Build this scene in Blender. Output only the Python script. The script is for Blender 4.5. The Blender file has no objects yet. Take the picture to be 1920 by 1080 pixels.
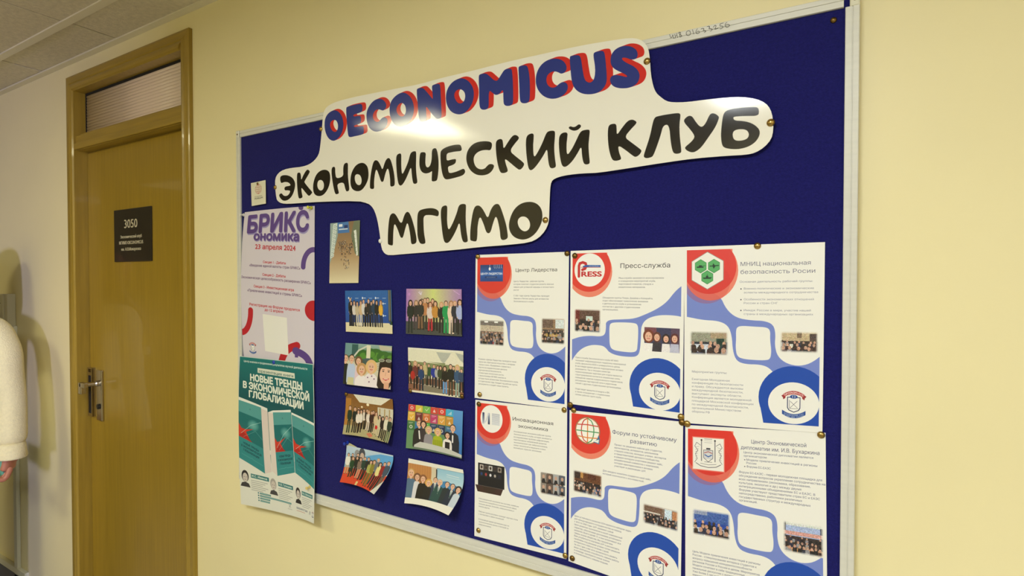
import bpy, bmesh, math, random
import numpy as np
from mathutils import Vector, Matrix

# ------------------------------------------------------------------ camera, light, exposure
# World: x to the right along the corridor wall, y into the wall (notice board surface y=0, wall y=0.02),
# z up from the floor.  Z0 = height of the top edge of the handbills above the floor.
Z0 = 1.60
WALL = 0.02
CEIL = Z0 + 0.785
COL = bpy.context.scene.collection
sc = bpy.context.scene

cam_d = bpy.data.cameras.new('camera')
cam = bpy.data.objects.new('camera', cam_d); COL.objects.link(cam)
sc.camera = cam
cam_d.sensor_width = 36.0
cam_d.lens = 1013.2 / 1920 * 36.0
cam_d.clip_start = 0.02
_R = Vector((0.86471328, 0.50226575, -0.0002592)); _U = Vector((-0.00829624, 0.014799, 0.99985607)); _F = Vector((-0.50219729, 0.86458667, -0.01696381))
cam.matrix_world = Matrix(((_R.x, _U.x, -_F.x, 0.6394), (_R.y, _U.y, -_F.y, -0.9504), (_R.z, _U.z, -_F.z, -0.0539 + Z0), (0, 0, 0, 1)))

sc.view_settings.view_transform = 'Standard'
sc.view_settings.look = 'None'
sc.view_settings.gamma = 1.0
sc.view_settings.use_curve_mapping = False
sc.view_settings.exposure = 0.0

world = bpy.data.worlds.new('world'); sc.world = world; world.use_nodes = True
world.node_tree.nodes['Background'].inputs[0].default_value = (0.75, 0.8, 1.0, 1)
world.node_tree.nodes['Background'].inputs[1].default_value = 0.15

def area(name, loc, target, size, energy, color, spread=180, size_y=None):
    d = bpy.data.lights.new(name, 'AREA'); d.size = size; d.energy = energy; d.color = color
    d.spread = math.radians(spread)
    if size_y: d.shape = 'RECTANGLE'; d.size_y = size_y
    o = bpy.data.objects.new(name, d); COL.objects.link(o)
    o.location = loc
    o.rotation_euler = (Vector(target) - Vector(loc)).to_track_quat('-Z', 'Y').to_euler()
    return o
# daylight of the room across the corridor, falling through its open doorway
area('daylight', (1.70, -3.25, Z0 + 0.25), (-2.6, 0, Z0 - 0.2), 0.34, 22, (0.50, 0.50, 1.0), spread=70)
# corridor luminaires in the ceiling (x, y, strength, colour) - the panels built further down
LAMPS = [(-1.45, -1.642, 10.5, (1.0, 0.96, 0.64)), (0.40, -1.642, 27, (0.91, 0.95, 0.97)), (2.15, -1.642, 12, (0.90, 0.94, 0.98)), (-4.225, -1.642, 0.3, (1.0, 0.86, 0.55))]
for _i, (_x, _y, _e, _c) in enumerate(LAMPS):
    area('panel_light', (_x, _y, CEIL - 0.034), (_x, _y, 0), 0.36 if _i == 0 else 0.5, _e, _c)

# ------------------------------------------------------------------ helpers
def lin(c):
    return tuple(((v / 255) / 12.92 if v / 255 <= 0.04045 else ((v / 255 + 0.055) / 1.055) ** 2.4) for v in c) + (1,)

def tag(o, label=None, cat=None, group=None, kind=None):
    if label: o['label'] = label
    if cat: o['category'] = cat
    if group: o['group'] = group
    if kind: o['kind'] = kind
    return o

def mat(name, color, rough=0.5, metal=0.0, noise=0.0, nscale=20, bump=0.0, bscale=200, coat=0.0, sheen=0.0, spec=0.5, stretch=None):
    m = bpy.data.materials.new(name); m.use_nodes = True
    nt = m.node_tree; b = nt.nodes['Principled BSDF']
    b.inputs['Base Color'].default_value = lin(color)
    b.inputs['Roughness'].default_value = rough
    b.inputs['Metallic'].default_value = metal
    b.inputs['Coat Weight'].default_value = coat
    b.inputs['Sheen Weight'].default_value = sheen
    b.inputs['Specular IOR Level'].default_value = spec
    tc = nt.nodes.new('ShaderNodeTexCoord')
    src = tc.outputs['Object']
    if stretch:
        mp = nt.nodes.new('ShaderNodeMapping'); mp.inputs['Scale'].default_value = stretch
        nt.links.new(src, mp.inputs[0]); src = mp.outputs[0]
    if noise:
        n = nt.nodes.new('ShaderNodeTexNoise'); n.inputs['Scale'].default_value = nscale; n.inputs['Detail'].default_value = 6
        nt.links.new(src, n.inputs['Vector'])
        r = nt.nodes.new('ShaderNodeValToRGB')
        c = lin(color)
        r.color_ramp.elements[0].position = 0.3; r.color_ramp.elements[1].position = 0.7
        r.color_ramp.elements[0].color = tuple(v * (1 - noise) for v in c[:3]) + (1,)
        r.color_ramp.elements[1].color = tuple(min(1, v * (1 + noise)) for v in c[:3]) + (1,)
        nt.links.new(n.outputs['Fac'], r.inputs[0]); nt.links.new(r.outputs[0], b.inputs['Base Color'])
    if bump:
        n2 = nt.nodes.new('ShaderNodeTexNoise'); n2.inputs['Scale'].default_value = bscale; n2.inputs['Detail'].default_value = 4
        nt.links.new(src, n2.inputs['Vector'])
        bp = nt.nodes.new('ShaderNodeBump'); bp.inputs['Strength'].default_value = bump; bp.inputs['Distance'].default_value = 0.002
        nt.links.new(n2.outputs['Fac'], bp.inputs['Height']); nt.links.new(bp.outputs[0], b.inputs['Normal'])
    return m

def obj(name, bm, m, parent=None, smooth=False):
    me = bpy.data.meshes.new(name)
    if isinstance(bm, bmesh.types.BMesh):
        bmesh.ops.recalc_face_normals(bm, faces=bm.faces)
        bm.to_mesh(me); bm.free()
    else:
        me.from_pydata(*bm); me.update()
    if m: me.materials.append(m)
    if smooth: me.polygons.foreach_set('use_smooth', [True] * len(me.polygons))
    o = bpy.data.objects.new(name, me); COL.objects.link(o)
    if parent: o.parent = parent; o.matrix_parent_inverse = Matrix.Translation(-parent.location)
    return o

def empty(name, loc):
    o = bpy.data.objects.new(name, None); o.location = loc; COL.objects.link(o); o.empty_display_size = 0.05
    return o

def box(bm, x0, x1, y0, y1, z0, z1, bevel=0.0):
    r = bmesh.ops.create_cube(bm, size=1.0)
    vs = r['verts']
    for v in vs:
        v.co = Vector((x0 + (v.co.x + .5) * (x1 - x0), y0 + (v.co.y + .5) * (y1 - y0), z0 + (v.co.z + .5) * (z1 - z0)))
    if bevel:
        es = {e for v in vs for e in v.link_edges}
        bmesh.ops.bevel(bm, geom=list(es), offset=bevel, segments=2, affect='EDGES', profile=0.6)
    return bm

def bx(name, m, parent, x0, x1, y0, y1, z0, z1, bevel=0.0):
    return obj(name, box(bmesh.new(), x0, x1, y0, y1, z0, z1, bevel), m, parent)

def extrude_profile(name, m, parent, prof, p0, p1, up, smooth=False, miter0=0, miter1=0):
    """profile (a, b): a across (direction up), b outwards (-y), swept from p0 to p1; mitres shift the ends by a*mitre"""
    p0 = Vector(p0); p1 = Vector(p1); d = (p1 - p0).normalized(); up = Vector(up); out = Vector((0, -1, 0))
    V = []
    for base, mt in ((p0, miter0), (p1, miter1)):
        for a, b in prof: V.append(base + up * a + out * b + d * (a * mt))
    n = len(prof)
    F = [(i, (i + 1) % n, n + (i + 1) % n, n + i) for i in range(n)] + [tuple(range(n)), tuple(range(2 * n - 1, n - 1, -1))]
    o = obj(name, ([tuple(v) for v in V], [], F), m, parent)
    bm = bmesh.new(); bm.from_mesh(o.data); bmesh.ops.recalc_face_normals(bm, faces=bm.faces); bm.to_mesh(o.data); bm.free()
    return o

def dome(name, m, parent, c, r, h, seg=14, lip=True):
    """a drawing-pin head: round dome whose flat side faces +y"""
    V = [(c[0], c[1] - h, c[2])]; F = []
    rings = [(0.35, 0.93), (0.65, 0.72), (0.88, 0.4), (1.0, 0.08), (1.0, 0.0)]
    for rr, hh in rings:
        for k in range(seg):
            a = 2 * math.pi * k / seg
            V.append((c[0] + r * rr * math.cos(a), c[1] - h * hh, c[2] + r * rr * math.sin(a)))
    for k in range(seg): F.append((0, 1 + k, 1 + (k + 1) % seg))
    for j in range(len(rings) - 1):
        for k in range(seg):
            a = 1 + j * seg + k; b = 1 + j * seg + (k + 1) % seg
            F.append((a, a + seg, b + seg, b))
    F.append(tuple(1 + (len(rings) - 1) * seg + k for k in range(seg)))
    return obj(name, (V, [], F), m, parent, smooth=True)

def lathe(bm, prof, c, axis='y', seg=16):
    """prof: (radius, distance along axis)"""
    rows = []
    for r, t in prof:
        row = []
        for k in range(seg):
            a = 2 * math.pi * k / seg
            if axis == 'y': p = (c[0] + r * math.cos(a), c[1] + t, c[2] + r * math.sin(a))
            elif axis == 'z': p = (c[0] + r * math.cos(a), c[1] + r * math.sin(a), c[2] + t)
            else: p = (c[0] + t, c[1] + r * math.cos(a), c[2] + r * math.sin(a))
            row.append(bm.verts.new(p))
        rows.append(row)
    for i in range(len(rows) - 1):
        for k in range(seg):
            bm.faces.new((rows[i][k], rows[i][(k + 1) % seg], rows[i + 1][(k + 1) % seg], rows[i + 1][k]))
    bm.faces.new(rows[0]); bm.faces.new(rows[-1])
    return bm

# ------------------------------------------------------------------ flat print: a small painting engine (numpy -> image generated here)
_TXT = {}
def glyphs(s):
    key = s
    if key not in _TXT:
        c = bpy.data.curves.new('t', 'FONT'); c.body = s; c.resolution_u = 3; c.fill_mode = 'NONE'
        o = bpy.data.objects.new('t', c); COL.objects.link(o)
        dg = bpy.context.evaluated_depsgraph_get(); dg.update()
        ev = o.evaluated_get(dg); me = ev.to_mesh()
        n = len(me.vertices); co = np.zeros(n * 3)
        me.vertices.foreach_get('co', co); co = co.reshape(-1, 3)[:, :2]
        ed = np.zeros(len(me.edges) * 2, dtype=np.int32); me.edges.foreach_get('vertices', ed); ed = ed.reshape(-1, 2)
        a, b = ed.min(1), ed.max(1); close = (b - a) > 1        # loops run i -> i+1, the closing edge runs back
        ed = np.stack([np.where(close, b, a), np.where(close, a, b)], 1)
        ev.to_mesh_clear(); bpy.data.objects.remove(o); bpy.data.curves.remove(c)
        _TXT[key] = (co[ed[:, 0]], co[ed[:, 1]]) if len(ed) else (np.zeros((0, 2)), np.zeros((0, 2)))
    return _TXT[key]

def chaikin(p, n=2, closed=True):
    p = np.array(p, float)
    for _ in range(n):
        if closed:
            q = np.roll(p, -1, 0)
            p = np.stack([p * .75 + q * .25, p * .25 + q * .75], 1).reshape(-1, 2)
        else:
            a, b = p[:-1], p[1:]
            p = np.concatenate([p[:1], np.stack([a * .75 + b * .25, a * .25 + b * .75], 1).reshape(-1, 2), p[-1:]])
    return p

class Canvas:
    """x 0..w to the right, y 0..h downwards in its own units"""
    def __init__(self, w, h, px, bg=(238, 236, 228)):
        self.s = px / w; self.W = px; self.H = int(round(px * h / w)); self.w = w; self.h = h
        self.a = np.empty((self.H, self.W, 3)); self.a[:] = np.array(bg) / 255
        self.clip = None
    def blend(self, x0, y0, cov, color, alpha):
        if cov.size == 0: return
        y1 = y0 + cov.shape[0]; x1 = x0 + cov.shape[1]
        if self.clip is not None: cov = cov * self.clip[y0:y1, x0:x1]
        c = np.array(color) / 255 if not isinstance(color, np.ndarray) else color
        k = (cov * alpha)[..., None]
        self.a[y0:y1, x0:x1] = self.a[y0:y1, x0:x1] * (1 - k) + c * k
    def edges(self, A, B, color, alpha=1.0, ss=4, winding=False):
        if len(A) == 0: return
        A = A * self.s; B = B * self.s
        lo = np.floor(np.minimum(A.min(0), B.min(0))).astype(int) - 1; hi = np.ceil(np.maximum(A.max(0), B.max(0))).astype(int) + 2
        x0, y0 = max(lo[0], 0), max(lo[1], 0); x1, y1 = min(hi[0], self.W), min(hi[1], self.H)
        if x1 <= x0 or y1 <= y0: return
        w, h = x1 - x0, y1 - y0
        A = (A - [x0, y0]) * ss; B = (B - [x0, y0]) * ss
        sw = B[:, 1] < A[:, 1]; sg = np.where(sw, -1, 1); A2 = np.where(sw[:, None], B, A); B2 = np.where(sw[:, None], A, B)
        r0 = np.clip(np.ceil(A2[:, 1] - .5), 0, h * ss).astype(int); r1 = np.clip(np.ceil(B2[:, 1] - .5), 0, h * ss).astype(int)
        n = r1 - r0; k = n > 0
        A2, B2, r0, n, sg = A2[k], B2[k], r0[k], n[k], sg[k]
        if len(n) == 0: return
        idx = np.repeat(np.arange(len(n)), n); rows = np.arange(n.sum()) - np.repeat(np.cumsum(n) - n, n) + r0[idx]
        t = (rows + .5 - A2[idx, 1]) / (B2[idx, 1] - A2[idx, 1])
        xs = A2[idx, 0] + t * (B2[idx, 0] - A2[idx, 0])
        xi = np.clip(np.ceil(xs - .5), 0, w * ss).astype(int)
        g = np.zeros((h * ss, w * ss + 1), np.int32)
        np.add.at(g, (rows, xi), sg[idx])
        g = np.cumsum(g, 1)[:, :-1]; g = (g != 0 if winding else (g & 1) != 0).astype(float)
        cov = g.reshape(h, ss, w, ss).mean((1, 3))
        self.blend(x0, y0, cov, color, alpha)
    def poly(self, contours, color, alpha=1.0, smooth=0):
        if len(contours) and np.isscalar(contours[0][0]): contours = [contours]
        As, Bs = [], []
        for c in contours:
            c = chaikin(c, smooth) if smooth else np.array(c, float)
            As.append(c); Bs.append(np.roll(c, -1, 0))
        self.edges(np.concatenate(As), np.concatenate(Bs), color, alpha)
    def rect(self, x0, y0, x1, y1, color, alpha=1.0):
        self.poly([(x0, y0), (x1, y0), (x1, y1), (x0, y1)], color, alpha)
    def ell(self, cx, cy, rx, ry=None, color=(0, 0, 0), alpha=1.0, rot=0.0):
        ry = ry or rx; t = np.linspace(0, 2 * math.pi, 40, endpoint=False)
        x = rx * np.cos(t); y = ry * np.sin(t); c, s = math.cos(rot), math.sin(rot)
        self.poly(np.stack([cx + x * c - y * s, cy + x * s + y * c], 1), color, alpha)
    def line(self, pts, width, color, alpha=1.0):
        P = np.array(pts, float) * self.s; r = width * self.s / 2
        lo = np.floor(P.min(0) - r - 2).astype(int); hi = np.ceil(P.max(0) + r + 2).astype(int)
        x0, y0 = max(lo[0], 0), max(lo[1], 0); x1, y1 = min(hi[0], self.W), min(hi[1], self.H)
        if x1 <= x0 or y1 <= y0: return
        Y, X = np.mgrid[y0:y1, x0:x1]; X = X + .5; Y = Y + .5
        D = np.full(X.shape, 1e9)
        for a, b in zip(P[:-1], P[1:]):
            d = b - a; L = max(d @ d, 1e-9)
            t = np.clip(((X - a[0]) * d[0] + (Y - a[1]) * d[1]) / L, 0, 1)
            D = np.minimum(D, np.hypot(X - a[0] - t * d[0], Y - a[1] - t * d[1]))
        self.blend(x0, y0, np.clip(r + .5 - D, 0, 1), color, alpha)
    def grad(self, x0, y0, x1, y1, c0, c1, c2=None, horizontal=False):
        X0, Y0, X1, Y1 = [int(round(v * self.s)) for v in (x0, y0, x1, y1)]
        X0, Y0 = max(X0, 0), max(Y0, 0); X1, Y1 = min(X1, self.W), min(Y1, self.H)
        n = (X1 - X0) if horizontal else (Y1 - Y0)
        if n <= 0: return
        t = np.linspace(0, 1, n)[:, None]
        c0, c1 = np.array(c0) / 255, np.array(c1) / 255
        if c2 is None: col = c0 * (1 - t) + c1 * t
        else:
            c2 = np.array(c2) / 255
            col = np.where(t < .5, c0 * (1 - 2 * t) + c1 * 2 * t, c1 * (2 - 2 * t) + c2 * (2 * t - 1))
        self.a[Y0:Y1, X0:X1] = col[None] if horizontal else col[:, None]
    def text(self, s, x, y, cap, width=None, color=(30, 30, 30), align='l', bold=0.0, alpha=1.0, slope=0.0, sx=1.0, squash=None):
        """baseline start x,y; cap = height of a capital; width = stretch the line to it; slope = dy/dx"""
        A, B = glyphs(s)
        if len(A) == 0: return 0
        k = cap / 0.69; mn = min(A[:, 0].min(), B[:, 0].min()); w = max(A[:, 0].max(), B[:, 0].max()) - mn
        kx = width / w if width else k * sx
        off = {'l': 0, 'c': -w * kx / 2, 'r': -w * kx}[align]
        def T(p):
            X = x + (p[:, 0] - mn) * kx + off
            return np.stack([X, y - p[:, 1] * k + (X - x) * slope], 1)
        TA, TB = T(A), T(B)
        if bold:
            for i in range(8):
                d = np.array([math.cos(i * math.pi / 4) * kx, math.sin(i * math.pi / 4) * k]) * bold
                self.edges(TA + d, TB + d, color, alpha, ss=3, winding=True)
        self.edges(TA, TB, color, alpha, ss=3, winding=True)
        return kx
    def noise(self, x0, y0, x1, y1, amp, cell, seed=0):
        X0, Y0, X1, Y1 = [int(round(v * self.s)) for v in (x0, y0, x1, y1)]
        rg = np.random.default_rng(seed); c = max(1, int(cell * self.s))
        h, w = Y1 - Y0, X1 - X0
        n = rg.normal(0, amp, (h // c + 2, w // c + 2, 1)) + rg.normal(0, amp * .3, (h // c + 2, w // c + 2, 3))
        n = np.kron(n, np.ones((c, c, 1)))[:h, :w]
        v = self.a[Y0:Y1, X0:X1]; self.a[Y0:Y1, X0:X1] = np.clip(v + n[:v.shape[0], :v.shape[1]], 0, 1)
    def image(self, name):
        im = bpy.data.images.new(name, self.W, self.H)
        out = np.ones((self.H, self.W, 4), np.float32); out[..., :3] = np.clip(self.a[::-1], 0, 1)
        im.pixels.foreach_set(out.ravel()); im.update(); im.pack()
        return im

def print_mat(name, im, rough=0.45, coat=0.0, coat_rough=0.08, bump=0.0, bscale=8):
    m = bpy.data.materials.new(name); m.use_nodes = True; nt = m.node_tree; b = nt.nodes['Principled BSDF']
    t = nt.nodes.new('ShaderNodeTexImage'); t.image = im; t.extension = 'EXTEND'
    nt.links.new(t.outputs[0], b.inputs['Base Color'])
    b.inputs['Roughness'].default_value = rough; b.inputs['Coat Weight'].default_value = coat; b.inputs['Coat Roughness'].default_value = coat_rough
    if bump:
        tc = nt.nodes.new('ShaderNodeTexCoord'); n = nt.nodes.new('ShaderNodeTexNoise'); n.inputs['Scale'].default_value = bscale
        n.inputs['Detail'].default_value = 3
        bp = nt.nodes.new('ShaderNodeBump'); bp.inputs['Strength'].default_value = bump; bp.inputs['Distance'].default_value = 0.004
        nt.links.new(tc.outputs['Object'], n.inputs['Vector']); nt.links.new(n.outputs['Fac'], bp.inputs['Height'])
        nt.links.new(bp.outputs[0], b.inputs['Normal']); nt.links.new(bp.outputs[0], b.inputs['Coat Normal'])
    return m
# banner artwork, metres on the notice board (x to the right, z up from the top edge of the handbills)
BANNER_OUTLINE=[(-0.642,0.216),(-0.6281,0.229),(-0.6062,0.2357),(-0.574,0.237),(-0.5322,0.2357),(-0.5057,0.2388),(-0.4856,0.2466),(-0.4701,0.2583),(-0.4636,0.2733),(-0.4544,0.3216),(-0.4493,0.3546),(-0.4409,0.3689),(-0.4246,0.3762),(-0.3978,0.3798),(-0.3455,0.3808),(-0.2758,0.3795),(-0.2046,0.3775),(-0.1396,0.375),(-0.0786,0.3776),(-0.0087,0.3776),(0.0403,0.3791),(0.1043,0.3799),(0.1674,0.3789),(0.2459,0.3784),(0.3011,0.3758),(0.3358,0.3732),(0.3532,0.367),(0.3634,0.3573),(0.3684,0.3472),(0.3709,0.3303),(0.3727,0.3021),(0.3767,0.2817),(0.3818,0.2688),(0.3891,0.2609),(0.3994,0.2515),(0.4112,0.2474),(0.433,0.2443),(0.4654,0.2432),(0.4967,0.2413),(0.5209,0.2381),(0.5417,0.2313),(0.5547,0.2229),(0.5619,0.2124),(0.5656,0.1977),(0.5664,0.1788),(0.5637,0.1651),(0.5538,0.1537),(0.5408,0.1466),(0.5275,0.1449),(0.4972,0.1468),(0.4466,0.1483),(0.3999,0.1467),(0.3287,0.1429),(0.2772,0.1406),(0.2519,0.1422),(0.2337,0.1429),(0.2062,0.1422),(0.1879,0.1388),(0.1803,0.1336),(0.1774,0.1192),(0.1749,0.0767),(0.1742,0.0561),(0.1661,0.0394),(0.1514,0.0258),(0.1318,0.0179),(0.0846,0.0147),(0.0188,0.0126),(-0.0482,0.0084),(-0.1285,0.0052),(-0.1904,0.0031),(-0.2407,0.0006),(-0.2556,0.005),(-0.2653,0.0177),(-0.2692,0.0521),(-0.2751,0.0843),(-0.2828,0.1054),(-0.2906,0.1166),(-0.3032,0.1254),(-0.336,0.1337),(-0.4596,0.1409),(-0.54,0.1432),(-0.5927,0.1445),(-0.6181,0.1474),(-0.6334,0.1538),(-0.64,0.1621),(-0.6434,0.1922)]
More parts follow.
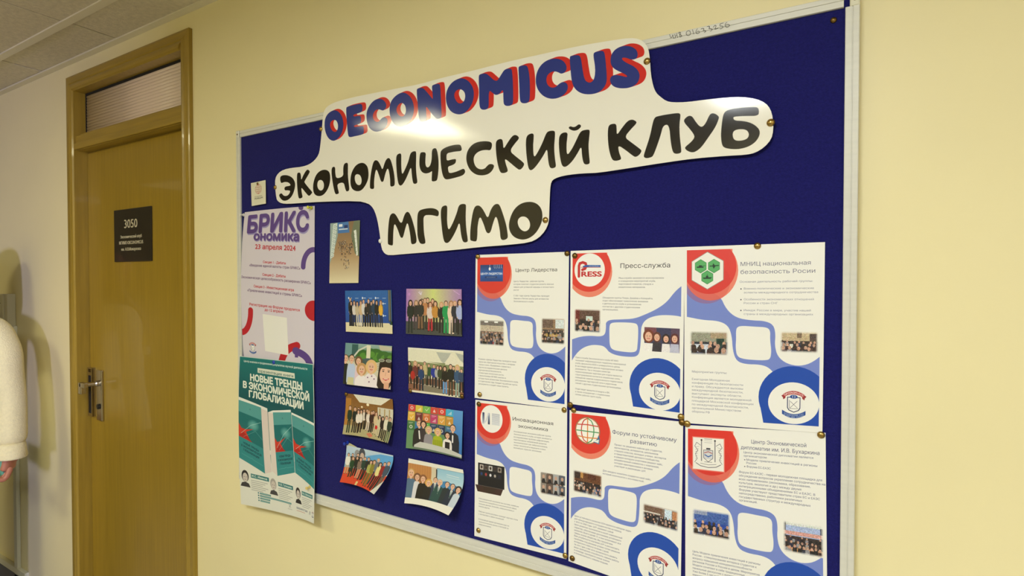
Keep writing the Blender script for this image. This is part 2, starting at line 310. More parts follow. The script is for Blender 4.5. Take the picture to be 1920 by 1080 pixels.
BLACK_LETTERS=[[[(-0.6217,0.2153),(-0.618,0.2202),(-0.6045,0.2215),(-0.5866,0.2184),(-0.5708,0.2106),(-0.5628,0.1994),(-0.5622,0.19),(-0.5669,0.1765),(-0.5766,0.1633),(-0.5909,0.155),(-0.6071,0.1533),(-0.618,0.157),(-0.627,0.1659),(-0.6281,0.1708),(-0.6233,0.174),(-0.617,0.1742),(-0.6134,0.1708),(-0.6088,0.1669),(-0.598,0.1654),(-0.5882,0.1688),(-0.581,0.1781),(-0.5924,0.1804),(-0.6039,0.1807),(-0.606,0.1867),(-0.6013,0.1911),(-0.5798,0.1911),(-0.5822,0.1964),(-0.5904,0.2014),(-0.6029,0.2034),(-0.612,0.2019),(-0.6175,0.2012),(-0.621,0.207)]],
[[(-0.5539,0.2182),(-0.5503,0.2225),(-0.541,0.2216),(-0.5387,0.2133),(-0.5388,0.2007),(-0.529,0.2147),(-0.518,0.225),(-0.5119,0.2267),(-0.5052,0.2226),(-0.5046,0.2187),(-0.5258,0.1983),(-0.5265,0.195),(-0.5124,0.1812),(-0.4983,0.1686),(-0.4984,0.1659),(-0.5092,0.1586),(-0.5159,0.162),(-0.5328,0.1783),(-0.539,0.1834),(-0.5381,0.1695),(-0.5347,0.1589),(-0.5382,0.1562),(-0.5469,0.155),(-0.551,0.1578),(-0.5536,0.1731),(-0.5551,0.1964)]],
[[(-0.4949,0.1774),(-0.4921,0.193),(-0.482,0.2102),(-0.4654,0.2193),(-0.446,0.22),(-0.4332,0.2139),(-0.4295,0.2029),(-0.4309,0.1875),(-0.4383,0.1727),(-0.4513,0.1604),(-0.466,0.1552),(-0.4825,0.1572),(-0.4924,0.1647)],[(-0.4789,0.1828),(-0.4762,0.1927),(-0.4689,0.1966),(-0.4591,0.1945),(-0.4534,0.1862),(-0.4541,0.1762),(-0.4594,0.17),(-0.4675,0.1688),(-0.475,0.1735)]],
[[(-0.4253,0.2113),(-0.423,0.2221),(-0.4157,0.2242),(-0.411,0.2209),(-0.4117,0.2078),(-0.4087,0.1932),(-0.3832,0.1967),(-0.3837,0.2116),(-0.3815,0.2244),(-0.3753,0.2287),(-0.3662,0.2281),(-0.3672,0.2121),(-0.3679,0.197),(-0.3657,0.1774),(-0.3642,0.1643),(-0.3667,0.1602),(-0.3749,0.1591),(-0.3788,0.1677),(-0.3827,0.1832),(-0.4057,0.1809),(-0.4045,0.1698),(-0.4005,0.1585),(-0.4037,0.1559),(-0.4131,0.1556),(-0.4171,0.1643),(-0.4223,0.1868)]],
[[(-0.3604,0.1855),(-0.3558,0.2023),(-0.3437,0.2172),(-0.3288,0.2231),(-0.3142,0.2226),(-0.3026,0.214),(-0.299,0.2009),(-0.2999,0.1842),(-0.3087,0.1702),(-0.3219,0.1586),(-0.3367,0.1562),(-0.3516,0.1611),(-0.3591,0.1703)],[(-0.3454,0.1906),(-0.3424,0.1967),(-0.3349,0.1981),(-0.3261,0.1941),(-0.3218,0.1841),(-0.3233,0.1747),(-0.3292,0.1703),(-0.3381,0.1728),(-0.344,0.1808)]],
[[(-0.2966,0.1629),(-0.2942,0.1858),(-0.2869,0.2123),(-0.2811,0.2232),(-0.274,0.2245),(-0.267,0.2206),(-0.2601,0.2095),(-0.2551,0.1986),(-0.2475,0.2164),(-0.2406,0.2243),(-0.2337,0.2252),(-0.2283,0.2185),(-0.2216,0.1973),(-0.2185,0.1787),(-0.2185,0.1624),(-0.2218,0.1596),(-0.2294,0.1586),(-0.2327,0.1615),(-0.232,0.1779),(-0.2374,0.2051),(-0.2463,0.1916),(-0.2525,0.1736),(-0.2552,0.1722),(-0.2603,0.1726),(-0.2658,0.1873),(-0.2741,0.2058),(-0.2799,0.1907),(-0.2828,0.1722),(-0.2823,0.1596),(-0.2872,0.1579),(-0.2943,0.1595)]],
[[(-0.2128,0.2208),(-0.2107,0.2287),(-0.2039,0.2316),(-0.1968,0.2307),(-0.1974,0.2171),(-0.198,0.201),(-0.1962,0.1816),(-0.1869,0.1938),(-0.1763,0.2108),(-0.171,0.2262),(-0.1658,0.2306),(-0.1581,0.2316),(-0.153,0.23),(-0.1535,0.2162),(-0.1549,0.1965),(-0.1537,0.1766),(-0.1512,0.1624),(-0.1545,0.1592),(-0.161,0.1589),(-0.1648,0.1627),(-0.1674,0.1799),(-0.1686,0.1999),(-0.1791,0.181),(-0.1897,0.1659),(-0.199,0.1582),(-0.2056,0.1602),(-0.2088,0.1676),(-0.2122,0.1903)]],
[[(-0.1444,0.2112),(-0.142,0.2252),(-0.1367,0.2269),(-0.1251,0.2248),(-0.127,0.2129),(-0.1278,0.1976),(-0.1228,0.1909),(-0.1158,0.1929),(-0.1113,0.2006),(-0.109,0.212),(-0.1086,0.2248),(-0.106,0.2303),(-0.0972,0.2313),(-0.0931,0.223),(-0.0903,0.203),(-0.0912,0.1822),(-0.0945,0.1639),(-0.0982,0.1596),(-0.11,0.1598),(-0.111,0.1637),(-0.1092,0.1805),(-0.1091,0.1828),(-0.1178,0.179),(-0.1308,0.1791),(-0.1407,0.1854),(-0.1449,0.1974)]],
[[(-0.0853,0.2163),(-0.0834,0.2238),(-0.0713,0.229),(-0.0524,0.2315),(-0.0337,0.2307),(-0.0291,0.2267),(-0.0273,0.2162),(-0.043,0.2171),(-0.0571,0.2169),(-0.0678,0.2158),(-0.069,0.2068),(-0.0679,0.1999),(-0.0548,0.2014),(-0.0443,0.2015),(-0.0431,0.1982),(-0.0454,0.1918),(-0.0548,0.189),(-0.0655,0.1876),(-0.0648,0.1795),(-0.0625,0.1726),(-0.0455,0.1738),(-0.0315,0.1771),(-0.0235,0.1791),(-0.02,0.1741),(-0.0205,0.1695),(-0.027,0.1645),(-0.0479,0.1617),(-0.0692,0.1599),(-0.0763,0.1634),(-0.0811,0.1735),(-0.0847,0.195)]],
[[(-0.0173,0.1991),(-0.0143,0.2137),(-0.0041,0.2246),(0.0094,0.2298),(0.0271,0.2299),(0.0423,0.2271),(0.0477,0.2228),(0.047,0.2147),(0.0434,0.2088),(0.0336,0.2114),(0.0204,0.2115),(0.0082,0.2074),(0.0015,0.1989),(0.0026,0.1876),(0.0082,0.1778),(0.0182,0.1725),(0.0292,0.1729),(0.0357,0.1786),(0.0412,0.1817),(0.0498,0.1799),(0.0526,0.1759),(0.0476,0.1673),(0.0379,0.161),(0.0226,0.1597),(0.0071,0.1631),(-0.0064,0.1727),(-0.0143,0.1857)]],
[[(0.0563,0.2199),(0.0584,0.2269),(0.0658,0.2295),(0.0722,0.2278),(0.0738,0.2195),(0.0747,0.2072),(0.0847,0.2199),(0.094,0.2303),(0.1012,0.2333),(0.1084,0.2297),(0.1114,0.2245),(0.1012,0.2161),(0.0889,0.2025),(0.1012,0.1913),(0.1195,0.1769),(0.1221,0.1722),(0.1175,0.1656),(0.1114,0.1624),(0.1053,0.166),(0.0909,0.1782),(0.077,0.1895),(0.0795,0.1776),(0.0847,0.1645),(0.0822,0.1608),(0.0721,0.1595),(0.0658,0.1628),(0.0605,0.1796),(0.0573,0.1999)]],
[[(0.1259,0.2148),(0.1275,0.2259),(0.1335,0.2304),(0.1438,0.2304),(0.1434,0.2195),(0.1418,0.2058),(0.143,0.1817),(0.1532,0.194),(0.1629,0.2101),(0.1697,0.2247),(0.1744,0.23),(0.1858,0.2299),(0.19,0.2271),(0.1887,0.212),(0.1872,0.1968),(0.1887,0.1762),(0.191,0.1624),(0.1888,0.1592),(0.1812,0.1583),(0.1768,0.1621),(0.1741,0.1761),(0.1729,0.1986),(0.1649,0.1858),(0.1532,0.1715),(0.1434,0.1621),(0.1365,0.1588),(0.1315,0.1625),(0.1285,0.1777),(0.1265,0.1972)]],
[[(0.1975,0.2108),(0.1994,0.219),(0.2055,0.2233),(0.2157,0.2224),(0.2153,0.2136),(0.213,0.1988),(0.2139,0.1781),(0.2249,0.1906),(0.2339,0.2062),(0.2402,0.2178),(0.2455,0.222),(0.2571,0.2221),(0.2606,0.22),(0.2592,0.2078),(0.2575,0.1933),(0.2586,0.1751),(0.2602,0.1617),(0.2586,0.1586),(0.2519,0.1582),(0.2475,0.1614),(0.2447,0.175),(0.2438,0.1941),(0.2358,0.181),(0.2249,0.1672),(0.2139,0.1591),(0.2075,0.1583),(0.2028,0.1628),(0.1994,0.1784),(0.1976,0.1956)],[(0.2169,0.2301),(0.2212,0.2334),(0.2266,0.2305),(0.2321,0.2305),(0.2389,0.235),(0.2441,0.2305),(0.2393,0.2254),(0.233,0.2233),(0.2257,0.2242)]],
[[(0.2951,0.2179),(0.2975,0.2248),(0.3042,0.2262),(0.3108,0.2247),(0.3114,0.2156),(0.3118,0.2039),(0.3211,0.2161),(0.3312,0.2271),(0.3394,0.2291),(0.3467,0.2249),(0.3482,0.2211),(0.3377,0.212),(0.3258,0.1993),(0.3378,0.1889),(0.355,0.1744),(0.3572,0.171),(0.3533,0.1649),(0.347,0.1616),(0.3424,0.1635),(0.3286,0.1758),(0.3141,0.1869),(0.3156,0.1737),(0.3203,0.1624),(0.3185,0.1596),(0.3091,0.1586),(0.3029,0.1616),(0.2977,0.1776),(0.2951,0.1979)]],
[[(0.3608,0.1632),(0.3648,0.175),(0.3718,0.1951),(0.377,0.2205),(0.3805,0.2269),(0.3857,0.2278),(0.4012,0.2286),(0.419,0.2283),(0.4231,0.2264),(0.4235,0.2222),(0.4216,0.2072),(0.4225,0.1867),(0.4255,0.1626),(0.4235,0.1597),(0.4159,0.1593),(0.4109,0.1626),(0.4074,0.1801),(0.4047,0.2113),(0.3941,0.2107),(0.3902,0.1944),(0.3825,0.1728),(0.3773,0.1604),(0.3738,0.1582),(0.3658,0.1573),(0.3613,0.1596)]],
[[(0.429,0.2146),(0.4331,0.219),(0.4381,0.221),(0.443,0.2189),(0.4479,0.2101),(0.4544,0.2009),(0.4593,0.1988),(0.4648,0.2044),(0.4703,0.2168),(0.4742,0.2195),(0.4797,0.2178),(0.4852,0.2126),(0.4853,0.2088),(0.4799,0.1956),(0.4689,0.1806),(0.4578,0.1654),(0.4482,0.1591),(0.4417,0.159),(0.4351,0.1623),(0.4309,0.167),(0.4326,0.1702),(0.4399,0.1752),(0.4464,0.1819),(0.4464,0.1878),(0.4382,0.1998),(0.4307,0.2093)]],
[[(0.4885,0.1813),(0.49,0.2007),(0.4922,0.2151),(0.4968,0.2201),(0.506,0.2214),(0.521,0.2211),(0.5403,0.2189),(0.5444,0.2167),(0.5457,0.2109),(0.5444,0.2043),(0.5271,0.2069),(0.5121,0.2085),(0.5068,0.208),(0.5091,0.202),(0.5212,0.1998),(0.5331,0.1953),(0.5419,0.1885),(0.5471,0.1807),(0.5464,0.1721),(0.5406,0.1633),(0.5304,0.1574),(0.517,0.1553),(0.5048,0.1568),(0.4941,0.1602),(0.4902,0.1656)],[(0.5062,0.1814),(0.5092,0.1867),(0.5183,0.1874),(0.5272,0.185),(0.5313,0.1788),(0.5303,0.1718),(0.5244,0.1686),(0.5139,0.1686),(0.5078,0.1723)]],
[[(-0.2448,0.0307),(-0.2431,0.0578),(-0.2384,0.0869),(-0.2324,0.0966),(-0.2234,0.0979),(-0.2161,0.0923),(-0.2015,0.0692),(-0.1927,0.0909),(-0.1854,0.0986),(-0.1782,0.0973),(-0.1711,0.0853),(-0.1627,0.0607),(-0.1572,0.0365),(-0.1586,0.0267),(-0.17,0.0238),(-0.1743,0.0272),(-0.1756,0.046),(-0.1826,0.0771),(-0.1899,0.062),(-0.1973,0.0413),(-0.2016,0.0397),(-0.206,0.0423),(-0.2133,0.0609),(-0.2227,0.0759),(-0.2266,0.057),(-0.2282,0.0346),(-0.2289,0.0245),(-0.2328,0.0235),(-0.2433,0.0261)]],
[[(-0.1552,0.0538),(-0.1542,0.0865),(-0.1505,0.0971),(-0.1415,0.1009),(-0.1195,0.1027),(-0.1033,0.1005),(-0.0931,0.0946),(-0.0926,0.0871),(-0.0958,0.0826),(-0.1033,0.0846),(-0.1169,0.0875),(-0.1361,0.0876),(-0.1367,0.0682),(-0.1357,0.0465),(-0.1316,0.0279),(-0.1341,0.0244),(-0.1446,0.0241),(-0.1502,0.0286),(-0.1544,0.0407)]],
[[(-0.0878,0.0847),(-0.0859,0.1005),(-0.0793,0.1049),(-0.0693,0.105),(-0.0694,0.092),(-0.071,0.0711),(-0.0676,0.0493),(-0.0559,0.064),(-0.043,0.0883),(-0.0392,0.1005),(-0.0328,0.1052),(-0.0202,0.1044),(-0.019,0.0991),(-0.0208,0.0787),(-0.0198,0.0519),(-0.0154,0.027),(-0.0179,0.024),(-0.0254,0.0233),(-0.0304,0.0276),(-0.0342,0.0443),(-0.0367,0.0693),(-0.0457,0.051),(-0.0586,0.0328),(-0.0677,0.0243),(-0.0756,0.0239),(-0.0808,0.0294),(-0.0847,0.0507)]],
[[(-0.0099,0.0289),(-0.0091,0.0514),(-0.0028,0.0838),(0.0033,0.0976),(0.0119,0.0995),(0.0192,0.0956),(0.0264,0.086),(0.0355,0.0694),(0.0419,0.0871),(0.0502,0.0975),(0.0584,0.0995),(0.0642,0.0965),(0.0711,0.0793),(0.0792,0.0552),(0.0826,0.0353),(0.0821,0.0275),(0.0711,0.0243),(0.0653,0.0281),(0.0642,0.046),(0.056,0.0782),(0.0478,0.0607),(0.0419,0.042),(0.0359,0.0397),(0.0306,0.0435),(0.0251,0.0599),(0.0155,0.0786),(0.0094,0.0566),(0.0089,0.0363),(0.0069,0.0252),(0.002,0.0244),(-0.0079,0.0268)]],
[[(0.0844,0.0529),(0.0883,0.0704),(0.0985,0.0873),(0.1141,0.097),(0.1339,0.0988),(0.1491,0.0936),(0.1587,0.0825),(0.1608,0.0662),(0.1566,0.0513),(0.1448,0.0347),(0.1296,0.0257),(0.1141,0.0238),(0.0985,0.0288),(0.0883,0.039)],[(0.1046,0.0597),(0.1075,0.0673),(0.1152,0.0708),(0.1252,0.0687),(0.1322,0.0602),(0.1335,0.0505),(0.1296,0.043),(0.1219,0.0399),(0.1141,0.0428),(0.1075,0.0499)]]]
BLUE_LETTERS=[[[(-0.445,0.3309),(-0.4417,0.346),(-0.4304,0.3564),(-0.413,0.361),(-0.3989,0.3582),(-0.3867,0.3487),(-0.3791,0.3346),(-0.3777,0.3192),(-0.3824,0.3047),(-0.3933,0.2931),(-0.4089,0.286),(-0.423,0.2887),(-0.4357,0.2987),(-0.4435,0.3152)],[(-0.4259,0.326),(-0.4226,0.3344),(-0.4132,0.3378),(-0.4032,0.3359),(-0.397,0.3263),(-0.3971,0.3154),(-0.4025,0.3079),(-0.4103,0.3074),(-0.4197,0.3131)]],
[[(-0.3676,0.3587),(-0.3637,0.3619),(-0.3397,0.3624),(-0.3176,0.3618),(-0.3133,0.3565),(-0.3134,0.3439),(-0.3222,0.341),(-0.3443,0.3401),(-0.3435,0.3346),(-0.3222,0.3347),(-0.3187,0.3299),(-0.3188,0.3193),(-0.3253,0.315),(-0.343,0.3143),(-0.3424,0.31),(-0.3253,0.3093),(-0.3122,0.3089),(-0.3107,0.3024),(-0.3108,0.2908),(-0.3196,0.2888),(-0.3432,0.2883),(-0.3567,0.2879),(-0.3627,0.2913),(-0.3647,0.3045),(-0.3669,0.3349)]],
[[(-0.3019,0.3295),(-0.2989,0.3437),(-0.2874,0.3565),(-0.2732,0.3636),(-0.2578,0.3641),(-0.2453,0.358),(-0.2377,0.3475),(-0.2399,0.3387),(-0.2482,0.3348),(-0.2537,0.3367),(-0.2621,0.3405),(-0.2733,0.3398),(-0.2813,0.3306),(-0.2805,0.3201),(-0.2721,0.3122),(-0.2623,0.3112),(-0.2539,0.3182),(-0.2455,0.32),(-0.236,0.3145),(-0.236,0.3033),(-0.2457,0.2923),(-0.2596,0.2891),(-0.2764,0.2903),(-0.2906,0.2985),(-0.2991,0.3123)]],
[[(-0.2296,0.333),(-0.2262,0.3487),(-0.2154,0.3591),(-0.1993,0.3655),(-0.1848,0.3656),(-0.1705,0.3576),(-0.1602,0.344),(-0.1556,0.3274),(-0.1591,0.3101),(-0.1707,0.2979),(-0.1864,0.2912),(-0.2023,0.2914),(-0.217,0.2996),(-0.2264,0.3141)],[(-0.2088,0.3277),(-0.2061,0.3374),(-0.1981,0.3432),(-0.1888,0.3431),(-0.181,0.3354),(-0.1792,0.3231),(-0.1837,0.3148),(-0.1916,0.312),(-0.2022,0.3166)]],
[[(-0.1478,0.3636),(-0.1448,0.367),(-0.1321,0.3668),(-0.1246,0.3616),(-0.1049,0.3388),(-0.1025,0.3364),(-0.1032,0.3501),(-0.1048,0.3639),(-0.1024,0.367),(-0.0854,0.3672),(-0.0818,0.3618),(-0.0806,0.3348),(-0.0795,0.2962),(-0.082,0.2928),(-0.0916,0.2923),(-0.0977,0.2961),(-0.1124,0.3128),(-0.1223,0.3261),(-0.1218,0.3104),(-0.1212,0.2947),(-0.1274,0.2926),(-0.1375,0.2931),(-0.1425,0.2978),(-0.1449,0.3257)]],
[[(-0.0682,0.3346),(-0.0639,0.351),(-0.052,0.3631),(-0.0357,0.3682),(-0.0219,0.367),(-0.0083,0.3589),(0.0018,0.3451),(0.0051,0.3298),(0.0017,0.3137),(-0.0084,0.3005),(-0.0221,0.2929),(-0.0382,0.2938),(-0.0546,0.302),(-0.0651,0.317)],[(-0.0463,0.3328),(-0.0439,0.3419),(-0.0358,0.3461),(-0.0266,0.3449),(-0.0186,0.3375),(-0.017,0.3279),(-0.0198,0.3191),(-0.0278,0.3147),(-0.0382,0.3183)]],
[[(0.0164,0.3643),(0.0199,0.3675),(0.0327,0.367),(0.0396,0.3628),(0.059,0.3435),(0.0691,0.3554),(0.0791,0.3668),(0.0923,0.3652),(0.096,0.3616),(0.0978,0.335),(0.0982,0.2973),(0.0945,0.2923),(0.0835,0.2922),(0.0769,0.2961),(0.0753,0.303),(0.0753,0.3286),(0.0668,0.3196),(0.0578,0.3183),(0.051,0.3233),(0.0407,0.3327),(0.0407,0.299),(0.0372,0.2937),(0.0268,0.2934),(0.0198,0.2974),(0.0175,0.3065),(0.0175,0.3377)]],
[[(0.1101,0.3627),(0.1129,0.3662),(0.1268,0.3654),(0.1321,0.3603),(0.1359,0.3374),(0.1359,0.3005),(0.1332,0.2917),(0.1226,0.2912),(0.1151,0.2946),(0.1129,0.3024),(0.1119,0.3362)]],
[[(0.1478,0.3315),(0.152,0.3491),(0.1633,0.3615),(0.1795,0.3664),(0.1975,0.3637),(0.2094,0.3559),(0.2152,0.3441),(0.2123,0.3358),(0.2035,0.3335),(0.1976,0.3377),(0.1896,0.3415),(0.1796,0.3411),(0.1719,0.3344),(0.1719,0.3217),(0.1796,0.3122),(0.1906,0.3102),(0.1996,0.3167),(0.2075,0.3183),(0.2153,0.3139),(0.2173,0.3047),(0.2114,0.295),(0.1976,0.2893),(0.1796,0.2905),(0.1633,0.2995),(0.152,0.3143)]],
[[(0.2201,0.3618),(0.2239,0.3636),(0.2383,0.3624),(0.2431,0.3562),(0.246,0.3346),(0.2498,0.3147),(0.2564,0.3083),(0.2629,0.3071),(0.2694,0.3128),(0.2712,0.3315),(0.2669,0.3566),(0.2693,0.3613),(0.283,0.3613),(0.2885,0.3581),(0.2912,0.3345),(0.2931,0.3085),(0.2904,0.297),(0.2796,0.2869),(0.263,0.2854),(0.2461,0.2891),(0.2327,0.2984),(0.225,0.3122),(0.2226,0.3338)]],
[[(0.2993,0.3397),(0.3011,0.3512),(0.3099,0.3596),(0.324,0.362),(0.3379,0.3578),(0.3473,0.35),(0.3499,0.3412),(0.3474,0.3342),(0.338,0.3341),(0.3293,0.3395),(0.3214,0.3416),(0.3206,0.338),(0.3293,0.3303),(0.3432,0.3217),(0.3517,0.311),(0.3534,0.3007),(0.3484,0.29),(0.3364,0.2855),(0.319,0.2868),(0.3048,0.2927),(0.2985,0.3024),(0.2994,0.3107),(0.3065,0.3136),(0.3172,0.3105),(0.3294,0.3051),(0.3311,0.3073),(0.3224,0.314),(0.3083,0.3226),(0.3011,0.3308)]]]
SHEETS={'S1':[(-0.0005,-0.0012,-0.0034),(0.1069,-0.0012,-0.0028),(0.2143,-0.0012,-0.0021),(0.2123,-0.0012,-0.1539),(0.2103,-0.0012,-0.3057),(0.1033,-0.0012,-0.3062),(-0.0037,-0.0012,-0.3067),(-0.0021,-0.0012,-0.1551)],
'S2':[(0.2178,-0.0016,-0.0007),(0.3240,-0.0016,-0.0000),(0.4302,-0.0016,0.0006),(0.4289,-0.0016,-0.1480),(0.4276,-0.0016,-0.2966),(0.3218,-0.0016,-0.2951),(0.2161,-0.0016,-0.2936),(0.2169,-0.0016,-0.1471)],
'S3':[(0.4294,-0.0020,0.0006),(0.5336,-0.0020,0.0011),(0.6378,-0.0020,0.0017),(0.6373,-0.0020,-0.1439),(0.6367,-0.0020,-0.2895),(0.5338,-0.0020,-0.2956),(0.4309,-0.0020,-0.3016),(0.4301,-0.0020,-0.1505)],
'S4':[(-0.0017,-0.0012,-0.3104),(0.1046,-0.0012,-0.3080),(0.2109,-0.0012,-0.3056),(0.2102,-0.0012,-0.4510),(0.2096,-0.0012,-0.5964),(0.1024,-0.0012,-0.5993),(-0.0049,-0.0012,-0.6023),(-0.0033,-0.0012,-0.4564)],
'S5':[(0.2161,-0.0016,-0.3059),(0.3225,-0.0016,-0.3030),(0.4290,-0.0016,-0.3001),(0.4275,-0.0016,-0.4568),(0.4261,-0.0016,-0.6135),(0.3202,-0.0016,-0.6061),(0.2143,-0.0016,-0.5986),(0.2152,-0.0016,-0.4522)],
'S6':[(0.4325,-0.0012,-0.3050),(0.5367,-0.0012,-0.2969),(0.6409,-0.0012,-0.2887),(0.6436,-0.0012,-0.4475),(0.6464,-0.0012,-0.6063),(0.5402,-0.0012,-0.6102),(0.4341,-0.0012,-0.6141),(0.4333,-0.0012,-0.4595)],
'P1':[(-0.7870,-0.0030,0.1350),(-0.6341,-0.0040,0.1355),(-0.4975,-0.0020,0.1336),(-0.4999,-0.0025,-0.0822),(-0.5024,-0.0030,-0.2980),(-0.6482,-0.0035,-0.2970),(-0.7940,-0.0040,-0.2960),(-0.8026,-0.0060,-0.0646)],
'P2':[(-0.8059,-0.0090,-0.2741),(-0.6513,-0.0080,-0.2733),(-0.5003,-0.0070,-0.2733),(-0.4950,-0.0090,-0.4891),(-0.4841,-0.0220,-0.6779),(-0.6096,-0.0080,-0.6862),(-0.8024,-0.0120,-0.6979),(-0.8105,-0.0120,-0.4767)],
'CARD':[(-0.7580,-0.0030,0.2148),(-0.7256,-0.0030,0.2161),(-0.6932,-0.0030,0.2175),(-0.6908,-0.0045,0.1849),(-0.6884,-0.0060,0.1524),(-0.7181,-0.0070,0.1508),(-0.7479,-0.0080,0.1493),(-0.7529,-0.0055,0.1820)],
'PH0':[(-0.4389,-0.0030,0.0855),(-0.3873,-0.0030,0.0866),(-0.3358,-0.0030,0.0878),(-0.3390,-0.0030,0.0120),(-0.3422,-0.0030,-0.0637),(-0.3930,-0.0030,-0.0643),(-0.4438,-0.0030,-0.0648),(-0.4413,-0.0030,0.0104)],
'PH1':[(-0.3880,-0.0030,-0.0830),(-0.3118,-0.0030,-0.0816),(-0.2357,-0.0030,-0.0801),(-0.2338,-0.0035,-0.1310),(-0.2320,-0.0040,-0.1819),(-0.3089,-0.0035,-0.1830),(-0.3858,-0.0030,-0.1842),(-0.3869,-0.0030,-0.1336)],
'PH2':[(-0.1903,-0.0030,-0.0765),(-0.1131,-0.0030,-0.0763),(-0.0359,-0.0030,-0.0760),(-0.0350,-0.0035,-0.1266),(-0.0341,-0.0040,-0.1771),(-0.1132,-0.0035,-0.1783),(-0.1923,-0.0030,-0.1795),(-0.1913,-0.0030,-0.1280)],
'PH3':[(-0.3872,-0.0030,-0.2120),(-0.3109,-0.0030,-0.2113),(-0.2347,-0.0030,-0.2106),(-0.2324,-0.0085,-0.2604),(-0.2300,-0.0140,-0.3102),(-0.3087,-0.0130,-0.3113),(-0.3875,-0.0120,-0.3123),(-0.3873,-0.0075,-0.2622)],
'PH4':[(-0.1861,-0.0030,-0.2106),(-0.1089,-0.0030,-0.2097),(-0.0317,-0.0030,-0.2088),(-0.0316,-0.0030,-0.2597),(-0.0315,-0.0030,-0.3106),(-0.1082,-0.0030,-0.3111),(-0.1850,-0.0030,-0.3117),(-0.1855,-0.0030,-0.2612)],
'PH5':[(-0.3863,-0.0030,-0.3373),(-0.3100,-0.0030,-0.3361),(-0.2337,-0.0030,-0.3350),(-0.2276,-0.0100,-0.3870),(-0.2314,-0.0220,-0.4329),(-0.3105,-0.0140,-0.4330),(-0.3881,-0.0140,-0.4366),(-0.3861,-0.0070,-0.3890)],
'PH6':[(-0.1851,-0.0030,-0.3405),(-0.1090,-0.0030,-0.3394),(-0.0329,-0.0030,-0.3384),(-0.0309,-0.0085,-0.3880),(-0.0288,-0.0140,-0.4376),(-0.1090,-0.0080,-0.4374),(-0.1857,-0.0120,-0.4395),(-0.1854,-0.0075,-0.3900)],
'PH7':[(-0.3854,-0.0030,-0.4663),(-0.3086,-0.0035,-0.4664),(-0.2318,-0.0040,-0.4665),(-0.2306,-0.0180,-0.4996),(-0.2432,-0.0550,-0.5427),(-0.3177,-0.0300,-0.5466),(-0.3918,-0.0200,-0.5544),(-0.3878,-0.0080,-0.5150)],
'PH8':[(-0.1857,-0.0030,-0.4658),(-0.1091,-0.0035,-0.4652),(-0.0325,-0.0040,-0.4645),(-0.0290,-0.0140,-0.5069),(-0.0410,-0.0450,-0.5498),(-0.1159,-0.0240,-0.5550),(-0.1875,-0.0160,-0.5653),(-0.1881,-0.0060,-0.5190)]}
PINS_BAN=[(-0.4577,0.3212),(0.366,0.3261),(0.5627,0.1907),(-0.6423,0.192),(0.1667,0.0603),(-0.2675,0.0351)]
PINS_BRD=[(0.6461,0.3343)]
PINS_SH=[(0.0054,-0.007),(0.2106,-0.0052),(0.2266,-0.0101),(0.544,-0.0012),(0.0098,-0.2979),(0.0076,-0.3184),(0.2178,-0.2954),(0.2048,-0.3068),(0.2249,-0.3048),(0.4254,-0.2918),(0.4272,-0.3012),(0.4358,-0.3023),(0.635,-0.2925),(0.0064,-0.5875),(0.2075,-0.5894),(0.2225,-0.5907)]
PINS_PH=[(-0.1793,-0.3092),(-0.035,-0.3062),(-0.3852,-0.3392),(-0.3806,-0.4592)]
PINS_PST=[(-0.7905,0.1276),(-0.5072,0.1291),(-0.6569,-0.2808),(-0.5101,-0.5918),(-0.7275,0.2103)]
HANDWRITING=[[(0.4035,0.3661),(0.406,0.3582),(0.4091,0.3643)],
[(0.4091,0.3643),(0.4101,0.3579),(0.4121,0.358)],
[(0.4121,0.3648),(0.414,0.3573)],
[(0.413,0.3609),(0.4157,0.3621)],
[(0.4151,0.3653),(0.4173,0.3573)],
[(0.42,0.3667),(0.421,0.3577)],
[(0.4173,0.3646),(0.4212,0.3662),(0.4226,0.3642),(0.4206,0.3619),(0.4238,0.3603),(0.4238,0.3582),(0.4212,0.3576)],
[(0.4349,0.3654),(0.4319,0.3645),(0.4311,0.3611),(0.4332,0.3574),(0.4367,0.3568),(0.4388,0.3597),(0.4379,0.3638),(0.4349,0.3654)],
[(0.4416,0.3656),(0.4438,0.3576)],
[(0.4496,0.3653),(0.447,0.3617),(0.4479,0.3577),(0.4506,0.3567),(0.4534,0.3579),(0.4522,0.3608),(0.449,0.3606)],
[(0.4554,0.3634),(0.4589,0.364),(0.4606,0.3622),(0.4583,0.3603),(0.4624,0.3594),(0.4635,0.3573),(0.4607,0.3564)],
[(0.4652,0.3653),(0.4686,0.3653),(0.4694,0.3631),(0.4675,0.3612),(0.4721,0.3603),(0.4736,0.358),(0.4704,0.3561)],
[(0.4749,0.3618),(0.4772,0.3648),(0.4794,0.3637),(0.4785,0.3604),(0.477,0.3574),(0.4826,0.3583)],
[(0.4906,0.3652),(0.485,0.3648),(0.4856,0.3609),(0.489,0.3609),(0.4904,0.3582),(0.4873,0.3562),(0.4851,0.3571)],
[(0.4962,0.3651),(0.4934,0.3628),(0.4934,0.359),(0.4962,0.3565),(0.4995,0.3573),(0.5001,0.3601),(0.4973,0.3616),(0.4945,0.3608)]]

